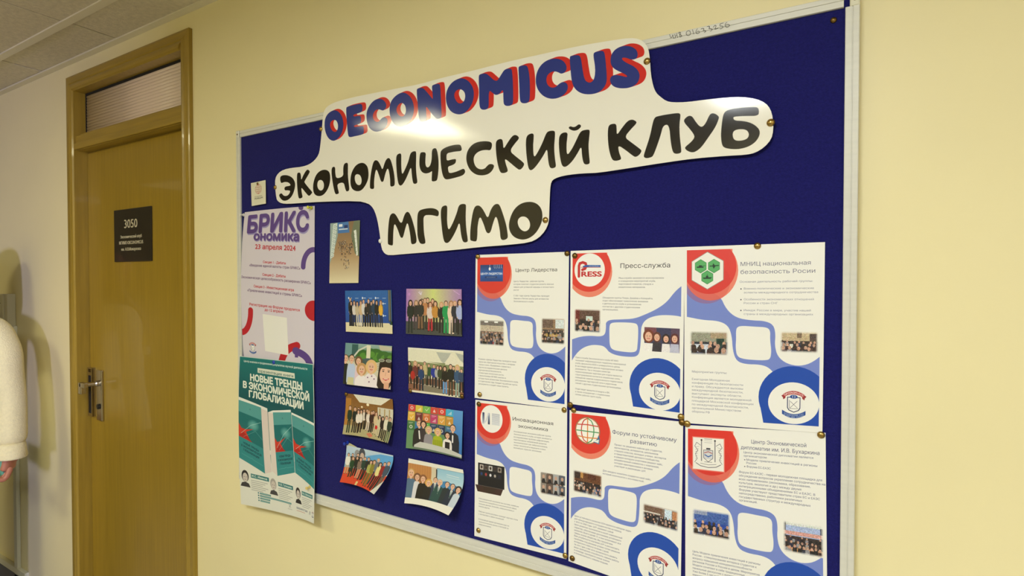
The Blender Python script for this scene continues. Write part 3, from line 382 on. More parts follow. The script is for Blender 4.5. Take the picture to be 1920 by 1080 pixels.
# ------------------------------------------------------------------ materials of the place
M_WALL = mat('cream_wall_paint', (238, 226, 177), rough=0.42, noise=0.025, nscale=2.5, bump=0.12, bscale=90, spec=0.35)
M_WHITE = mat('white_wall_paint', (222, 218, 205), rough=0.6, noise=0.02, nscale=3)
M_TILE = mat('mineral_ceiling_tile', (212, 202, 176), rough=0.9, noise=0.10, nscale=70, bump=0.8, bscale=160)
M_BAR = mat('ceiling_grid_enamel', (226, 218, 192), rough=0.5)
M_DARK = mat('dark_void', (25, 22, 18), rough=0.9)
M_FLOOR = mat('grey_linoleum', (176, 172, 164), rough=0.35, noise=0.15, nscale=30)
M_BASE = mat('dark_grey_skirting', (70, 70, 80), rough=0.4)
M_WOOD = mat('oak_veneer', (156, 128, 42), rough=0.36, noise=0.13, nscale=5, stretch=(14, 14, 0.9), coat=0.25)
M_WOODH = mat('oak_veneer_horizontal', (156, 128, 42), rough=0.36, noise=0.13, nscale=5, stretch=(0.9, 14, 14), coat=0.25)
M_LEAF = mat('oak_door_leaf', (154, 125, 34), rough=0.34, noise=0.10, nscale=6, stretch=(22, 22, 0.7), coat=0.3)
M_CHROME = mat('worn_chrome', (190, 182, 165), rough=0.22, metal=1.0)
M_BLACK = mat('black_lock', (20, 18, 16), rough=0.4)
M_ALU = mat('pale_anodised_aluminium', (214, 212, 200), rough=0.38, metal=0.0, noise=0.03, nscale=9, stretch=(1, 20, 20), coat=0.2)
M_FELT = mat('navy_felt', (28, 28, 98), rough=0.95, noise=0.16, nscale=220, bump=0.9, bscale=420, sheen=0.04, spec=0.15)
M_BRASS = mat('brass_pin', (176, 146, 84), rough=0.28, metal=1.0, noise=0.1, nscale=300)
M_BROWN = mat('tarnished_brass_pin', (122, 96, 52), rough=0.38, metal=1.0, noise=0.2, nscale=300)
M_TRUNK = mat('ivory_plastic', (226, 224, 204), rough=0.4)

# ------------------------------------------------------------------ structure: the corridor
XL, XR, YB = -6.5, 4.2, -2.35
DL, DR, DT = -1.925, -1.085, Z0 + 0.715      # clear opening in the wall for the door set
bm = bmesh.new()
box(bm, XL, DL, WALL, WALL + 0.14, 0, CEIL + 0.1); box(bm, DR, XR, WALL, WALL + 0.14, 0, CEIL + 0.1); box(bm, DL, DR, WALL, WALL + 0.14, DT, CEIL + 0.1)
tag(obj('wall_front', bm, M_WALL), kind='structure')
bm = bmesh.new()                                                     # opposite wall with an open doorway behind the camera
OX0, OX1, OT = -0.35, 0.86, 2.15
box(bm, XL, OX0, YB - 0.12, YB, 0, CEIL + 0.1); box(bm, OX1, XR, YB - 0.12, YB, 0, CEIL + 0.1); box(bm, OX0, OX1, YB - 0.12, YB, OT, CEIL + 0.1)
tag(obj('wall_back', bm, M_WALL), kind='structure')
tag(bx('wall_left', M_WHITE, None, XL - 0.1, XL, YB - 0.12, WALL + 0.14, 0, CEIL + 0.1), kind='structure')
tag(bx('wall_right', M_WALL, None, XR, XR + 0.1, YB - 0.12, WALL + 0.14, 0, CEIL + 0.1), kind='structure')
tag(bx('floor', M_FLOOR, None, XL - 0.1, XR + 0.1, YB - 2.0, WALL + 0.14, -0.1, 0), kind='structure')
BT = Z0 - 1.372
tag(bx('baseboard_front', M_BASE, None, XL, DL - 0.01, WALL - 0.014, WALL, 0, BT, 0.003), kind='structure')
tag(bx('baseboard_right', M_BASE, None, DR + 0.01, XR, WALL - 0.014, WALL, 0, BT, 0.003), kind='structure')
tag(bx('trim_1', M_TRUNK, None, XL, -2.38, WALL - 0.016, WALL, BT, BT + 0.028, 0.003), kind='structure')

# suspended ceiling: every tile a piece of its own, laid on main bars that run along the corridor
ceil = tag(bx('ceiling', M_DARK, None, XL - 0.1, XR + 0.1, YB - 0.12, WALL + 0.14, CEIL + 0.06, CEIL + 0.1), kind='structure')
GX, GY = -1.525, -0.142
rows = [(GY, WALL - 0.0)] + [(GY - 0.6 * (k + 1), GY - 0.6 * k) for k in range(4)]
mesh_cache = {}
rnd = random.Random(4)
nx0 = int((XL - GX) / 0.6) - 1
for ri, (y0, y1) in enumerate(rows):
    y0c = max(y0, YB)
    if y1 - y0c < 0.05: continue
    for k in range(nx0, int((XR - GX) / 0.6) + 1):
        x0, x1 = max(GX + 0.6 * k, XL), min(GX + 0.6 * (k + 1), XR)
        if x1 - x0 < 0.05: continue
        key = (ri, round(x1 - x0, 3))
        if key not in mesh_cache:
            gp = 0.005 if ri == 0 else 0.003; bm = box(bmesh.new(), gp, x1 - x0 - gp, 0.004, y1 - y0c - 0.004, 0, 0.014, 0.0015)
            o = obj('ceiling_tile', bm, M_TILE, ceil); mesh_cache[key] = o.data
        else:
            o = bpy.data.objects.new('ceiling_tile', mesh_cache[key]); COL.objects.link(o); o.parent = ceil
        o.location = (x0 + (0.012 if ri == 0 else 0), y0c, CEIL + rnd.uniform(0, 0.0035))
for ri in range(4):
    y = GY - 0.6 * ri
    bx('ceiling_bar', M_BAR, ceil, XL, XR, y - 0.012, y + 0.012, CEIL - 0.003, CEIL + 0.004)
tag(bx('trim_2', M_BAR, None, XL, XR, WALL - 0.022, WALL, CEIL - 0.004, CEIL + 0.002), kind='structure')

# ceiling luminaires (emitting panel + frame)
for n, (lx, ly, e, c) in enumerate(LAMPS):
    root = empty('ceiling_light', (lx, ly, CEIL))
    tag(root, 'square surface-mounted ceiling light box in the corridor, ' + ['warm yellow, facing the door side', 'above the notice board', 'at the right end of the corridor', 'at the far left end'][n], 'light')
    bm = bmesh.new()
    for a in ((-.3, .3, -.3, -.27), (-.3, .3, .27, .3), (-.3, -.27, -.27, .27), (.27, .3, -.27, .27)):
        box(bm, lx + a[0], lx + a[1], ly + a[2], ly + a[3], CEIL - 0.022, CEIL - 0.003)
    obj('frame', bm, M_BAR, root)
    m = bpy.data.materials.new('light_diffuser'); m.use_nodes = True; b = m.node_tree.nodes['Principled BSDF']
    b.inputs['Base Color'].default_value = (.8, .8, .8, 1); b.inputs['Emission Color'].default_value = c + (1,); b.inputs['Emission Strength'].default_value = e * 0.6
    bx('diffuser', m, root, lx - .27, lx + .27, ly - .27, ly + .27, CEIL - 0.030, CEIL - 0.001, 0.008)

# ------------------------------------------------------------------ the door set
FY = 0.005        # front face of the casing
IL, IR = -1.868, -1.124                 # inner edges of the casing (face)
OL, OR_ = -1.930, -1.080                # outer edges
IT, OT_ = Z0 + 0.668, Z0 + 0.728
LY = 0.052        # front face of the leaf and the glass
door = empty('door_1', ((OL + OR_) / 2, WALL, 0)); tag(door, kind='structure')
def casing_profile(w, d):
    # flat outer margin rising into a rounded inner moulding
    return [(0, 0), (0, d * .72), (w * .12, d * .86), (w * .45, d * .9), (w * .52, d * .78), (w * .60, d * .98), (w * .74, d * 1.14), (w * .88, d * 1.02), (w * .97, d * .72), (w, d * .45), (w, 0)]
cw = 0.06; cd = WALL - FY
extrude_profile('casing', M_WOOD, door, casing_profile(IL - OL, cd), (OL, WALL, 0), (OL, WALL, OT_), (1, 0, 0), miter1=-1)
extrude_profile('casing', M_WOOD, door, casing_profile(OR_ - IR, cd), (OR_, WALL, 0), (OR_, WALL, OT_), (-1, 0, 0), miter1=-1)
extrude_profile('casing', M_WOODH, door, casing_profile(OT_ - IT, cd), (OL, WALL, OT_), (OR_, WALL, OT_), (0, 0, -1), miter0=1, miter1=-1)
bm = bmesh.new()
box(bm, DL, IL + 0.001, FY + 0.004, WALL + 0.12, 0, IT); box(bm, IR - 0.001, DR, FY + 0.004, WALL + 0.12, 0, IT); box(bm, DL, DR, FY + 0.004, WALL + 0.12, IT, DT)
obj('jamb', bm, M_WOOD, door)
TB0, TB1 = Z0 + 0.441, Z0 + 0.497       # transom rail between the leaf and the fanlight
bx('transom_rail', M_WOODH, door, IL, IR, 0.016, WALL + 0.12, TB0, TB1, 0.002)
bx('transom_bead', M_WOODH, door, IL, IR, 0.009, 0.016, TB0 + 0.002, TB0 + 0.026, 0.002)
bx('transom_bead', M_WOODH, door, IL, IR, 0.030, 0.05, TB1, TB1 + 0.012, 0.003)
bx('glazing_gasket', M_DARK, door, IL, IR, LY - 0.004, LY + 0.01, IT - 0.008, IT)
bx('glazing_gasket', M_DARK, door, IL, IL + 0.006, LY - 0.004, LY + 0.01, TB1, IT - 0.008)
# reeded glass of the fanlight: horizontal flutes
gm = bpy.data.materials.new('reeded_frosted_glass'); gm.use_nodes = True; gb = gm.node_tree.nodes['Principled BSDF']
gb.inputs['Base Color'].default_value = lin((236, 214, 190)); gb.inputs['Roughness'].default_value = 0.22; gb.inputs['Transmission Weight'].default_value = 0.1
V = []; F = []; nf = 14; sub = 8
zz0, zz1 = TB1 + 0.008, IT - 0.007
for j in range(nf * sub + 1):
    t = j / sub; z = zz0 + (zz1 - zz0) * j / (nf * sub)
    yy = LY + 0.004 - 0.0022 * abs(math.sin(math.pi * t))
    V += [(IL + 0.004, yy, z), (IR, yy, z)]
for j in range(nf * sub): F.append((2 * j, 2 * j + 1, 2 * j + 3, 2 * j + 2))
pane = obj('fanlight_pane', (V, [], F), gm, door, smooth=True)
md = pane.modifiers.new('t', 'SOLIDIFY'); md.thickness = 0.004; md.offset = 1
# the unlit room behind the fanlight, closed by the leaf below
bx('room_lining', M_WHITE, door, IL, IR, WALL + 0.12, WALL + 0.13, 0, IT)
leaf = bx('door_leaf', M_LEAF, door, IL + 0.003, IR - 0.002, LY, LY + 0.045, 0.008, TB0 - 0.006, 0.0015)
bx('rebate_stop', M_WOODH, door, IL, IR, LY + 0.006, LY + 0.05, TB0 - 0.02, TB0)

# lever handle on its long backplate, with the strike/escutcheon plate beside it
zc = Z0
def hp(name, m, *a, b=0.001): return bx(name, m, door, *a, b)
HX = -1.778
hp('backplate', M_CHROME, HX - 0.021, HX + 0.021, LY - 0.009, LY, zc - 0.60, zc - 0.405, b=0.003)
bm = lathe(bmesh.new(), [(0.011, 0), (0.011, -0.010), (0.0085, -0.014), (0.0085, -0.046), (0.0095, -0.050)], (HX, LY - 0.008, zc - 0.455), 'y', 14)
box(bm, HX - 0.022, HX + 0.014, LY - 0.064, LY - 0.048, zc - 0.464, zc - 0.446, 0.003)
box(bm, HX - 0.030, HX - 0.008, LY - 0.064, LY - 0.046, zc - 0.490, zc - 0.446, 0.003)
obj('lever', bm, M_CHROME, door)
bm = lathe(bmesh.new(), [(0.010, 0), (0.010, -0.006), (0.006, -0.007)], (HX, LY - 0.008, zc - 0.545), 'y', 14)
obj('keyhole', bm, M_BLACK, door)
bm = bmesh.new()
for a in ((HX - .083, HX - .075, zc - .59, zc - .40), (HX - .053, HX - .045, zc - .59, zc - .40), (HX - .075, HX - .053, zc - .405, zc - .40), (HX - .075, HX - .053, zc - .43, zc - .418), (HX - .075, HX - .053, zc - .59, zc - .578)):
    box(bm, a[0], a[1], LY - 0.012, LY, a[2], a[3])
obj('lock_frame', bm, M_CHROME, door)
hp('lock_face', M_BLACK, HX - .075, HX - .053, LY - 0.004, LY, zc - .578, zc - .43, b=0.0005)

# ------------------------------------------------------------------ junction box with trunking, left of the door
root = empty('junction_box', (-2.60, WALL, Z0 - 0.18)); tag(root, 'ivory plastic junction box on the wall behind the person', 'junction box')
bx('cover', M_TRUNK, root, -2.75, -2.505, WALL - 0.038, WALL, Z0 - 0.26, Z0 - 0.122, 0.003)
bx('lid_seam', M_DARK, root, -2.75, -2.53, WALL - 0.0386, WALL - 0.0375, Z0 - 0.163, Z0 - 0.160)
bx('side_cap', M_TRUNK, root, -2.507, -2.482, WALL - 0.03, WALL, Z0 - 0.27, Z0 - 0.120, 0.003)
o = bx('cable_trunking', M_TRUNK, None, -2.500, -2.466, WALL - 0.014, WALL, 0.0, Z0 - 0.262, 0.003)
tag(o, 'narrow ivory cable trunking running down the wall below the junction box', 'trunking')

# ------------------------------------------------------------------ the notice board
BX0, BX1, BZ0, BZ1 = -0.805, 0.661, Z0 - 0.610, Z0 + 0.349
FW = 0.0185
board = empty('notice_board', ((BX0 + BX1) / 2, WALL, BZ0)); tag(board, 'large navy felt notice board in a pale aluminium frame beside the door', 'notice board')
bx('felt_panel', M_FELT, board, BX0 - 0.012, BX1 + 0.012, 0.0, WALL - 0.001, BZ0 - 0.012, BZ1 + 0.012)
def rail_prof(w, d=0.0045):
    D = WALL + d
    return [(0, 0), (0, D - .0015), (w * .06, D), (w * .44, D), (w * .46, D - .0012), (w * .52, D - .0012), (w * .54, D), (w * .97, D), (w, D - .001), (w, WALL - 0.004), (w * .85, WALL - 0.004), (w * .85, 0)]
g = 0.019
extrude_profile('frame_rail', M_ALU, board, rail_prof(FW), (BX0, WALL, BZ1 + FW), (BX1 - 0.002, WALL, BZ1 + FW), (0, 0, -1))
extrude_profile('frame_rail', M_ALU, board, rail_prof(0.026), (BX0, WALL, BZ0 - 0.026), (BX1, WALL, BZ0 - 0.026), (0, 0, 1))
extrude_profile('frame_rail', M_ALU, board, rail_prof(FW), (BX0 - FW, WALL, BZ0), (BX0 - FW, WALL, BZ1), (1, 0, 0))
extrude_profile('frame_rail', M_ALU, board, rail_prof(FW), (BX1 + FW, WALL, BZ0), (BX1 + FW, WALL, BZ1 - 0.001), (-1, 0, 0))
M_CAP = mat('ivory_corner_cap', (220, 216, 190), rough=0.35)
for i, (cx, cz, sx, sz) in enumerate(((BX1 + 0.012, BZ1 + 0.008, 1, 1), (BX0 - 0.0105, BZ1 + 0.009, -1, 1), (BX1 + 0.0105, BZ0 - 0.012, 1, -1), (BX0 - 0.0105, BZ0 - 0.012, -1, -1))):
    w = 0.0065 if i == 0 else 0.0075
    cap = bx('corner_cap', M_CAP if i == 0 else M_ALU, board, cx - w, cx + w, -0.0052, WALL, cz - 0.0095, cz + 0.0105, 0.002)
    bm = lathe(bmesh.new(), [(0.0022, 0), (0.0022, -0.0008), (0.001, -0.0012)], (cx, -0.005, cz), 'y', 10)
    obj('screw', bm, M_BROWN, cap)
# pencilled inventory number on the top rail
M_PENCIL = mat('pencil', (92, 90, 82), rough=0.7)
bm = bmesh.new()
for st in HANDWRITING:
    st = chaikin(st, 2, closed=False) if len(st) > 2 else np.array(st, float)
    for (ax, az), (bx_, bz_) in zip(st[:-1], st[1:]):
        d = Vector((bx_ - ax, 0, bz_ - az)); L = d.length
        if L < 1e-6: continue
        n = Vector((-d.z, 0, d.x)) / L * 0.00042; e = d / L * 0.0003
        pts = [Vector((ax, -0.00465, Z0 + az)) - e - n, Vector((ax, -0.00465, Z0 + az)) - e + n, Vector((bx_, -0.00465, Z0 + bz_)) + e + n, Vector((bx_, -0.00465, Z0 + bz_)) + e - n]
        bm.faces.new([bm.verts.new(p) for p in pts])
obj('handwriting', bm, M_PENCIL, board)

# ------------------------------------------------------------------ the cut-out banner
bo = np.array(BANNER_OUTLINE)
bx0, bx1 = bo[:, 0].min() - 0.01, bo[:, 0].max() + 0.01
bz0, bz1 = bo[:, 1].min() - 0.01, bo[:, 1].max() + 0.01
cv = Canvas(bx1 - bx0, bz1 - bz0, 3000, bg=(240, 236, 222))
bt = lambda c: [(x - bx0, bz1 - z) for x, z in c]
for k in range(13):
    for L in BLUE_LETTERS:
        cv.poly([[(x + 0.0010 * k, y - 0.00015 * k) for x, y in chaikin(bt(c), 2)] for c in L], (206, 38, 28))
for L in BLUE_LETTERS: cv.poly([bt(c) for c in L], (34, 50, 128), smooth=2)
for L in BLACK_LETTERS: cv.poly([bt(c) for c in L], (24, 19, 11), smooth=2)
M_BANNER = print_mat('glossy_banner_print', cv.image('banner_print'), rough=0.6, coat=0.9, coat_rough=0.09)
M_BANNER.node_tree.nodes['Principled BSDF'].inputs['Specular IOR Level'].default_value = 0.12
def banner_lift(x, z):
    """distance of the sheet from the felt: pinned points lie close, the free lower edges stand off and the face undulates"""
    d = 1.0
    for px, pz in PINS_BAN: d = min(d, math.hypot(x - px, z - pz))
    free = 1 - math.exp(-(d / 0.10) ** 2)
    h = 0.0065 + 0.0045 * free * (1 - 0.85 * math.exp(-((x + 0.25) / 0.28) ** 2)) * (1 - 0.8 * math.exp(-((x - 0.47) / 0.14) ** 2)) * (0.5 + 0.5 * math.sin(5.0 * x + 1.2)) + 0.0004 * math.sin(19 * x + 9 * z) * free
    h += 0.002 * max(0, (x - 0.38) / 0.18) ** 2          # right-hand tongue bulges
    h += (0.010 + 0.022 / (1 + math.exp((x + 0.02) / 0.07))) * (z - 0.12)
    return h + 0.001
bm = bmesh.new()
pts = chaikin(BANNER_OUTLINE, 1)
f = bm.faces.new([bm.verts.new((x, 0, z)) for x, z in pts])
st = 0.016
x = bx0 + st
while x < bx1:
    bmesh.ops.bisect_plane(bm, geom=bm.verts[:] + bm.edges[:] + bm.faces[:], plane_co=(x, 0, 0), plane_no=(1, 0, 0)); x += st
z = bz0 + st
while z < bz1:
    bmesh.ops.bisect_plane(bm, geom=bm.verts[:] + bm.edges[:] + bm.faces[:], plane_co=(0, 0, z), plane_no=(0, 0, 1)); z += st
uvl = bm.loops.layers.uv.new('uv')
for f in bm.faces:
    for l in f.loops: l[uvl].uv = ((l.vert.co.x - bx0) / (bx1 - bx0), (l.vert.co.z - bz0) / (bz1 - bz0))
for v in bm.verts: v.co = Vector((v.co.x, -banner_lift(v.co.x, v.co.z), v.co.z + Z0))
bmesh.ops.triangulate(bm, faces=bm.faces)
ban = obj('banner', bm, M_BANNER, None, smooth=True)
md = ban.modifiers.new('paper', 'SOLIDIFY'); md.thickness = 0.0004; md.offset = 0; md.use_rim = False
tag(ban, 'large white cut-out banner with big hand-drawn letters across the top of the notice board', 'banner')

# ------------------------------------------------------------------ sheets of paper: an eight-node patch each
def sheet(name, key, m, nu=10, nv=12, thick=0.00025):
    N = [Vector((p[0], p[1], p[2] + Z0)) for p in SHEETS[key]]
    tl, tm, tr, rm, br, bmid, bl, lm = N
    V = []; UV = []
    for j in range(nv + 1):
        for i in range(nu + 1):
            s = 2 * i / nu - 1; t = 2 * j / nv - 1
            c = lambda a, b: (1 + a * s) * (1 + b * t) * (a * s + b * t - 1) / 4
            p = tl * c(-1, -1) + tr * c(1, -1) + br * c(1, 1) + bl * c(-1, 1)
            p = p + tm * ((1 - s * s) * (1 - t) / 2) + bmid * ((1 - s * s) * (1 + t) / 2) + rm * ((1 - t * t) * (1 + s) / 2) + lm * ((1 - t * t) * (1 - s) / 2)
            V.append(tuple(p)); UV.append((i / nu, 1 - j / nv))
    F = [(j * (nu + 1) + i, (j + 1) * (nu + 1) + i, (j + 1) * (nu + 1) + i + 1, j * (nu + 1) + i + 1) for j in range(nv) for i in range(nu)]
    o = obj(name, (V, [], F), m, None, smooth=True)
    uv = o.data.uv_layers.new(name='uv')
    for l in o.data.loops: uv.data[l.index].uv = UV[l.vertex_index]
    md = o.modifiers.new('paper', 'SOLIDIFY'); md.thickness = thick; md.offset = 0; md.use_rim = False
    return o

# ------------------------------------------------------------------ artwork of the printed sheets
def homography(src, dst):
    A = []
    for (x, y), (u, v) in zip(src, dst):
        A.append([x, y, 1, 0, 0, 0, -u * x, -u * y]); A.append([0, 0, 0, x, y, 1, -v * x, -v * y])
    h = np.linalg.solve(np.array(A, float), np.array([c for d in dst for c in d], float)); H = np.append(h, 1).reshape(3, 3)
    def f(p):
        p = np.array(p, float).reshape(-1, 2); q = np.c_[p, np.ones(len(p))] @ H.T
        return q[:, :2] / q[:, 2:]
    return f

class Art:
    """an artboard whose four corners are given, painted onto a canvas of width 1"""
    def __init__(self, quad, aspect=1.4142, px=900, bg=(240, 238, 230)):
        self.f = homography(quad, [(0, 0), (1, 0), (1, aspect), (0, aspect)])
        self.c = Canvas(1.0, aspect, px, bg)
        q = np.array(quad, float); self.k = 1 / np.linalg.norm(q[1] - q[0]); self.kv = aspect / np.linalg.norm(q[3] - q[0])
    def poly(self, cs, col, alpha=1.0, smooth=2):
        if np.isscalar(cs[0][0]): cs = [cs]
        self.c.poly([self.f(c) for c in cs], col, alpha, smooth)
    def rect(self, x0, y0, x1, y1, col, alpha=1.0): self.poly([(x0, y0), (x1, y0), (x1, y1), (x0, y1)], col, alpha, 0)
    def ell(self, x, y, rx, ry, col, alpha=1.0):
        t = np.linspace(0, 2 * math.pi, 48, endpoint=False)
        self.poly(list(zip(x + rx * np.cos(t), y + ry * np.sin(t))), col, alpha, 0)
    def line(self, pts, w, col, alpha=1.0, smooth=0):
        p = self.f(pts)
        if smooth: p = chaikin(p, smooth, False)
        self.c.line(p, w * self.k, col, alpha)
    def text(self, s, p0, p1, cap, col=(45, 42, 40), bold=0.0, alpha=1.0, sq=None):
        """baseline from p0 to p1 on the artboard, stretched to that width"""
        a, b = self.f([p0, p1])
        sl = (b[1] - a[1]) / (b[0] - a[0])
        if sq is not None: sl = sq
        return self.c.text(s, a[0], a[1], cap * self.kv, width=b[0] - a[0], color=col, bold=bold, alpha=alpha, slope=sl)
    def para(self, lines, p0, p1, ref, dy, cap, col=(120, 118, 118), alpha=1.0, slope=None, bold=0.0):
        """lines from p0; the line number ref runs from p0.x to p1.x; dy the line pitch"""
        ref_s = lines[ref]; A, B = glyphs(ref_s); wref = max(A[:, 0].max(), B[:, 0].max()) - min(A[:, 0].min(), B[:, 0].min())
        sl = (p1[1] - p0[1]) / (p1[0] - p0[0])
        for i, s in enumerate(lines):
            if not s.strip(): continue
            A, B = glyphs(s); w = max(A[:, 0].max(), B[:, 0].max()) - min(A[:, 0].min(), B[:, 0].min())
            wx = (p1[0] - p0[0]) * w / wref
            self.text(s, (p0[0], p0[1] + dy * i), (p0[0] + wx, p0[1] + dy * i + sl * wx), cap, col, bold, alpha)

def person_in(c, x, top, h, w, coat, legs, hair=(60, 42, 30), skin=(222, 178, 150), kind='m', shirt=None):
    """a small standing figure in a printed photo: head top at (x, top), height h, shoulder width w"""
    hd = h * 0.075
    if kind == 'f': c.ell(x, top + hd * 1.35, hd * 1.05, hd * 1.7, hair)
    c.ell(x, top + hd, hd * .78, hd * 1.08, hair)
    lg = top + h * .5
    for s in (-1, 1):
        c.line([(x + s * w * .2, lg), (x + s * w * .26, top + h * .97)], w * .30, legs)
        c.ell(x + s * w * .3, top + h * .985, w * .16, h * .014, (30, 26, 24))
    c.poly([(x - w * .5, top + h * .19), (x - w * .16, top + h * .145), (x + w * .16, top + h * .145), (x + w * .5, top + h * .19), (x + w * .46, top + h * .36), (x + w * .42, top + h * .56), (x - w * .42, top + h * .56), (x - w * .46, top + h * .36)], coat, smooth=1)
    if shirt: c.poly([(x - w * .14, top + h * .15), (x + w * .14, top + h * .15), (x, top + h * .36)], shirt)
    dk = tuple(int(v * .72) for v in coat)
    for s in (-1, 1):
        c.line([(x + s * w * .44, top + h * .20), (x + s * w * .52, top + h * .36), (x + s * w * .40, top + h * .50)], w * .17, dk if s > 0 else coat)
        c.ell(x + s * w * .40, top + h * .51, w * .07, h * .018, skin)
    c.rect(x - hd * .28, top + hd * 1.6, x + hd * .28, top + h * .165, skin)
    c.ell(x, top + hd * 1.15, hd * .60, hd * .86, skin)
    c.ell(x - hd * .22, top + hd * 1.08, hd * .09, hd * .07, (70, 50, 40)); c.ell(x + hd * .22, top + hd * 1.08, hd * .09, hd * .07, (70, 50, 40))
    c.line([(x - hd * .18, top + hd * 1.62), (x + hd * .18, top + hd * 1.62)], hd * .08, (170, 90, 80))
    if kind == 'f':
        for s in (-1, 1): c.line([(x + s * hd * .72, top + hd * .8), (x + s * hd * .8, top + hd * 2.7)], hd * .38, hair)

def mini_photo(a, x0, y0, x1, y1, base, seed, feather=True, heads=10, dark=(30, 28, 30), accents=()):
    """a small picture printed in a handbill: a hall with rows of people"""
    c = a.c; r = random.Random(seed)
    (u0, v0), (u1, v1) = a.f([(x0, y0)])[0], a.f([(x1, y1)])[0]
    W, H = u1 - u0, v1 - v0
    c.rect(u0, v0, u1, v1, base[0]); c.rect(u0, v0 + H * .45, u1, v1, base[1])
    for k, (bx_, by_, bw, bh, col) in enumerate(accents): c.rect(u0 + W * bx_, v0 + H * by_, u0 + W * (bx_ + bw), v0 + H * (by_ + bh), col)
    for row in range(3):
        for k in range(heads):
            px = u0 + W * (k + .5 + r.uniform(-.3, .3)) / heads; s = W / heads * (.30 + .07 * row)
            py = v0 + H * (.50 + .15 * row + r.uniform(-.04, .04))
            col = r.choice([dark, (44, 48, 70), (66, 44, 40), (150, 148, 150), dark])
            px = min(max(px, u0 + s * 1.3), u1 - s * 1.3)
            c.poly([(px - s * 1.2, min(py + s * 3.6, v1)), (px - s, py + s * .9), (px + s, py + s * .9), (px + s * 1.2, min(py + s * 3.6, v1))], col)
            c.ell(px, py, s * .7, s * .9, r.choice([(205, 160, 135), (60, 44, 36), (190, 150, 128)]))
    c.noise(u0, v0, u1, v1, .05, .006, seed)
    if feather:
        for i in range(4):
            w = .0035 * (4 - i)
            for q in ((u0 - .001, v0 - .001, u1 + .001, v0 + w), (u0 - .001, v1 - w, u1 + .001, v1 + .001), (u0 - .001, v0, u0 + w, v1), (u1 - w, v0, u1 + .001, v1)):
                c.rect(*q, (240, 238, 230), .38)

def crest(c, x, y, s, mono=False):
    """club crest: red ribbon over a shield with crossing curves, blue ribbon below; s = half width"""
    navy = (38, 50, 90); red = (178, 50, 52) if not mono else (150, 90, 90); blue = (34, 74, 150) if not mono else (70, 70, 90)
    t = np.linspace(-1, 1, 15)
    def band(yc, hgt, bend, col, w=1.0):
        up = [(x + s * w * v, y + yc * s - hgt * s / 2 + bend * s * v * v) for v in t]; dn = [(x + s * w * v, y + yc * s + hgt * s / 2 + bend * s * v * v) for v in t[::-1]]
        c.poly(up + dn, col)
    c.poly([(x - .98 * s, y - .74 * s), (x - .62 * s, y - .98 * s), (x - .66 * s, y - .55 * s), (x - .82 * s, y - .42 * s), (x - .86 * s, y - .6 * s)], tuple(int(v * .8) for v in red))
    c.poly([(x + .98 * s, y - .74 * s), (x + .62 * s, y - .98 * s), (x + .66 * s, y - .55 * s), (x + .82 * s, y - .42 * s), (x + .86 * s, y - .6 * s)], tuple(int(v * .8) for v in red))
    band(-1.05, .30, .30, red, .82); 
    n = 11
    for i, ch in enumerate('OECONOMICUS'):
        v = (i - 5) / 5.6 * .78
        c.text(ch, x + s * v, y - 1.05 * s + .30 * s * v * v * 1.4 + .08 * s, .15 * s, color=(238, 226, 220), align='c', bold=.01)
    sh = [(x - .52 * s, y - .66 * s), (x + .52 * s, y - .66 * s), (x + .52 * s, y + .30 * s), (x + .40 * s, y + .52 * s), (x, y + .70 * s), (x - .40 * s, y + .52 * s), (x - .52 * s, y + .30 * s)]
    c.poly(sh, navy); ins = [(x + (px - x) * .88, y + .0 * s + (py - y) * .90) for px, py in sh]; c.poly(ins, (242, 240, 233))
    c.ell(x, y - .68 * s, .30 * s, .17 * s, blue); c.ell(x, y - .68 * s, .12 * s, .15 * s, (225, 225, 225)); c.ell(x, y - .68 * s, .07 * s, .15 * s, blue)
    gy = (110, 108, 115)
    c.line([(x - .34 * s, y - .38 * s), (x - .34 * s, y + .36 * s), (x + .34 * s, y + .36 * s)], .035 * s, gy)
    c.line([(x - .28 * s, y + .30 * s), (x + .26 * s, y - .30 * s)], .035 * s, gy); c.line([(x - .26 * s, y - .26 * s), (x + .28 * s, y + .28 * s)], .035 * s, gy)
    band(1.02, .36, -.34, blue, .92)
    for k, ln in enumerate(('ЭКОНОМИЧЕСКИЙ КЛУБ', 'МГИМО МИД РОССИИ')):
        n = len(ln)
        for i, ch in enumerate(ln):
            v = (i - (n - 1) / 2) / (n / 2) * .78
            if ch != ' ': c.text(ch, x + s * v, y + (1.01 + .15 * k) * s - .34 * s * v * v, .10 * s, color=(225, 228, 235), align='c')

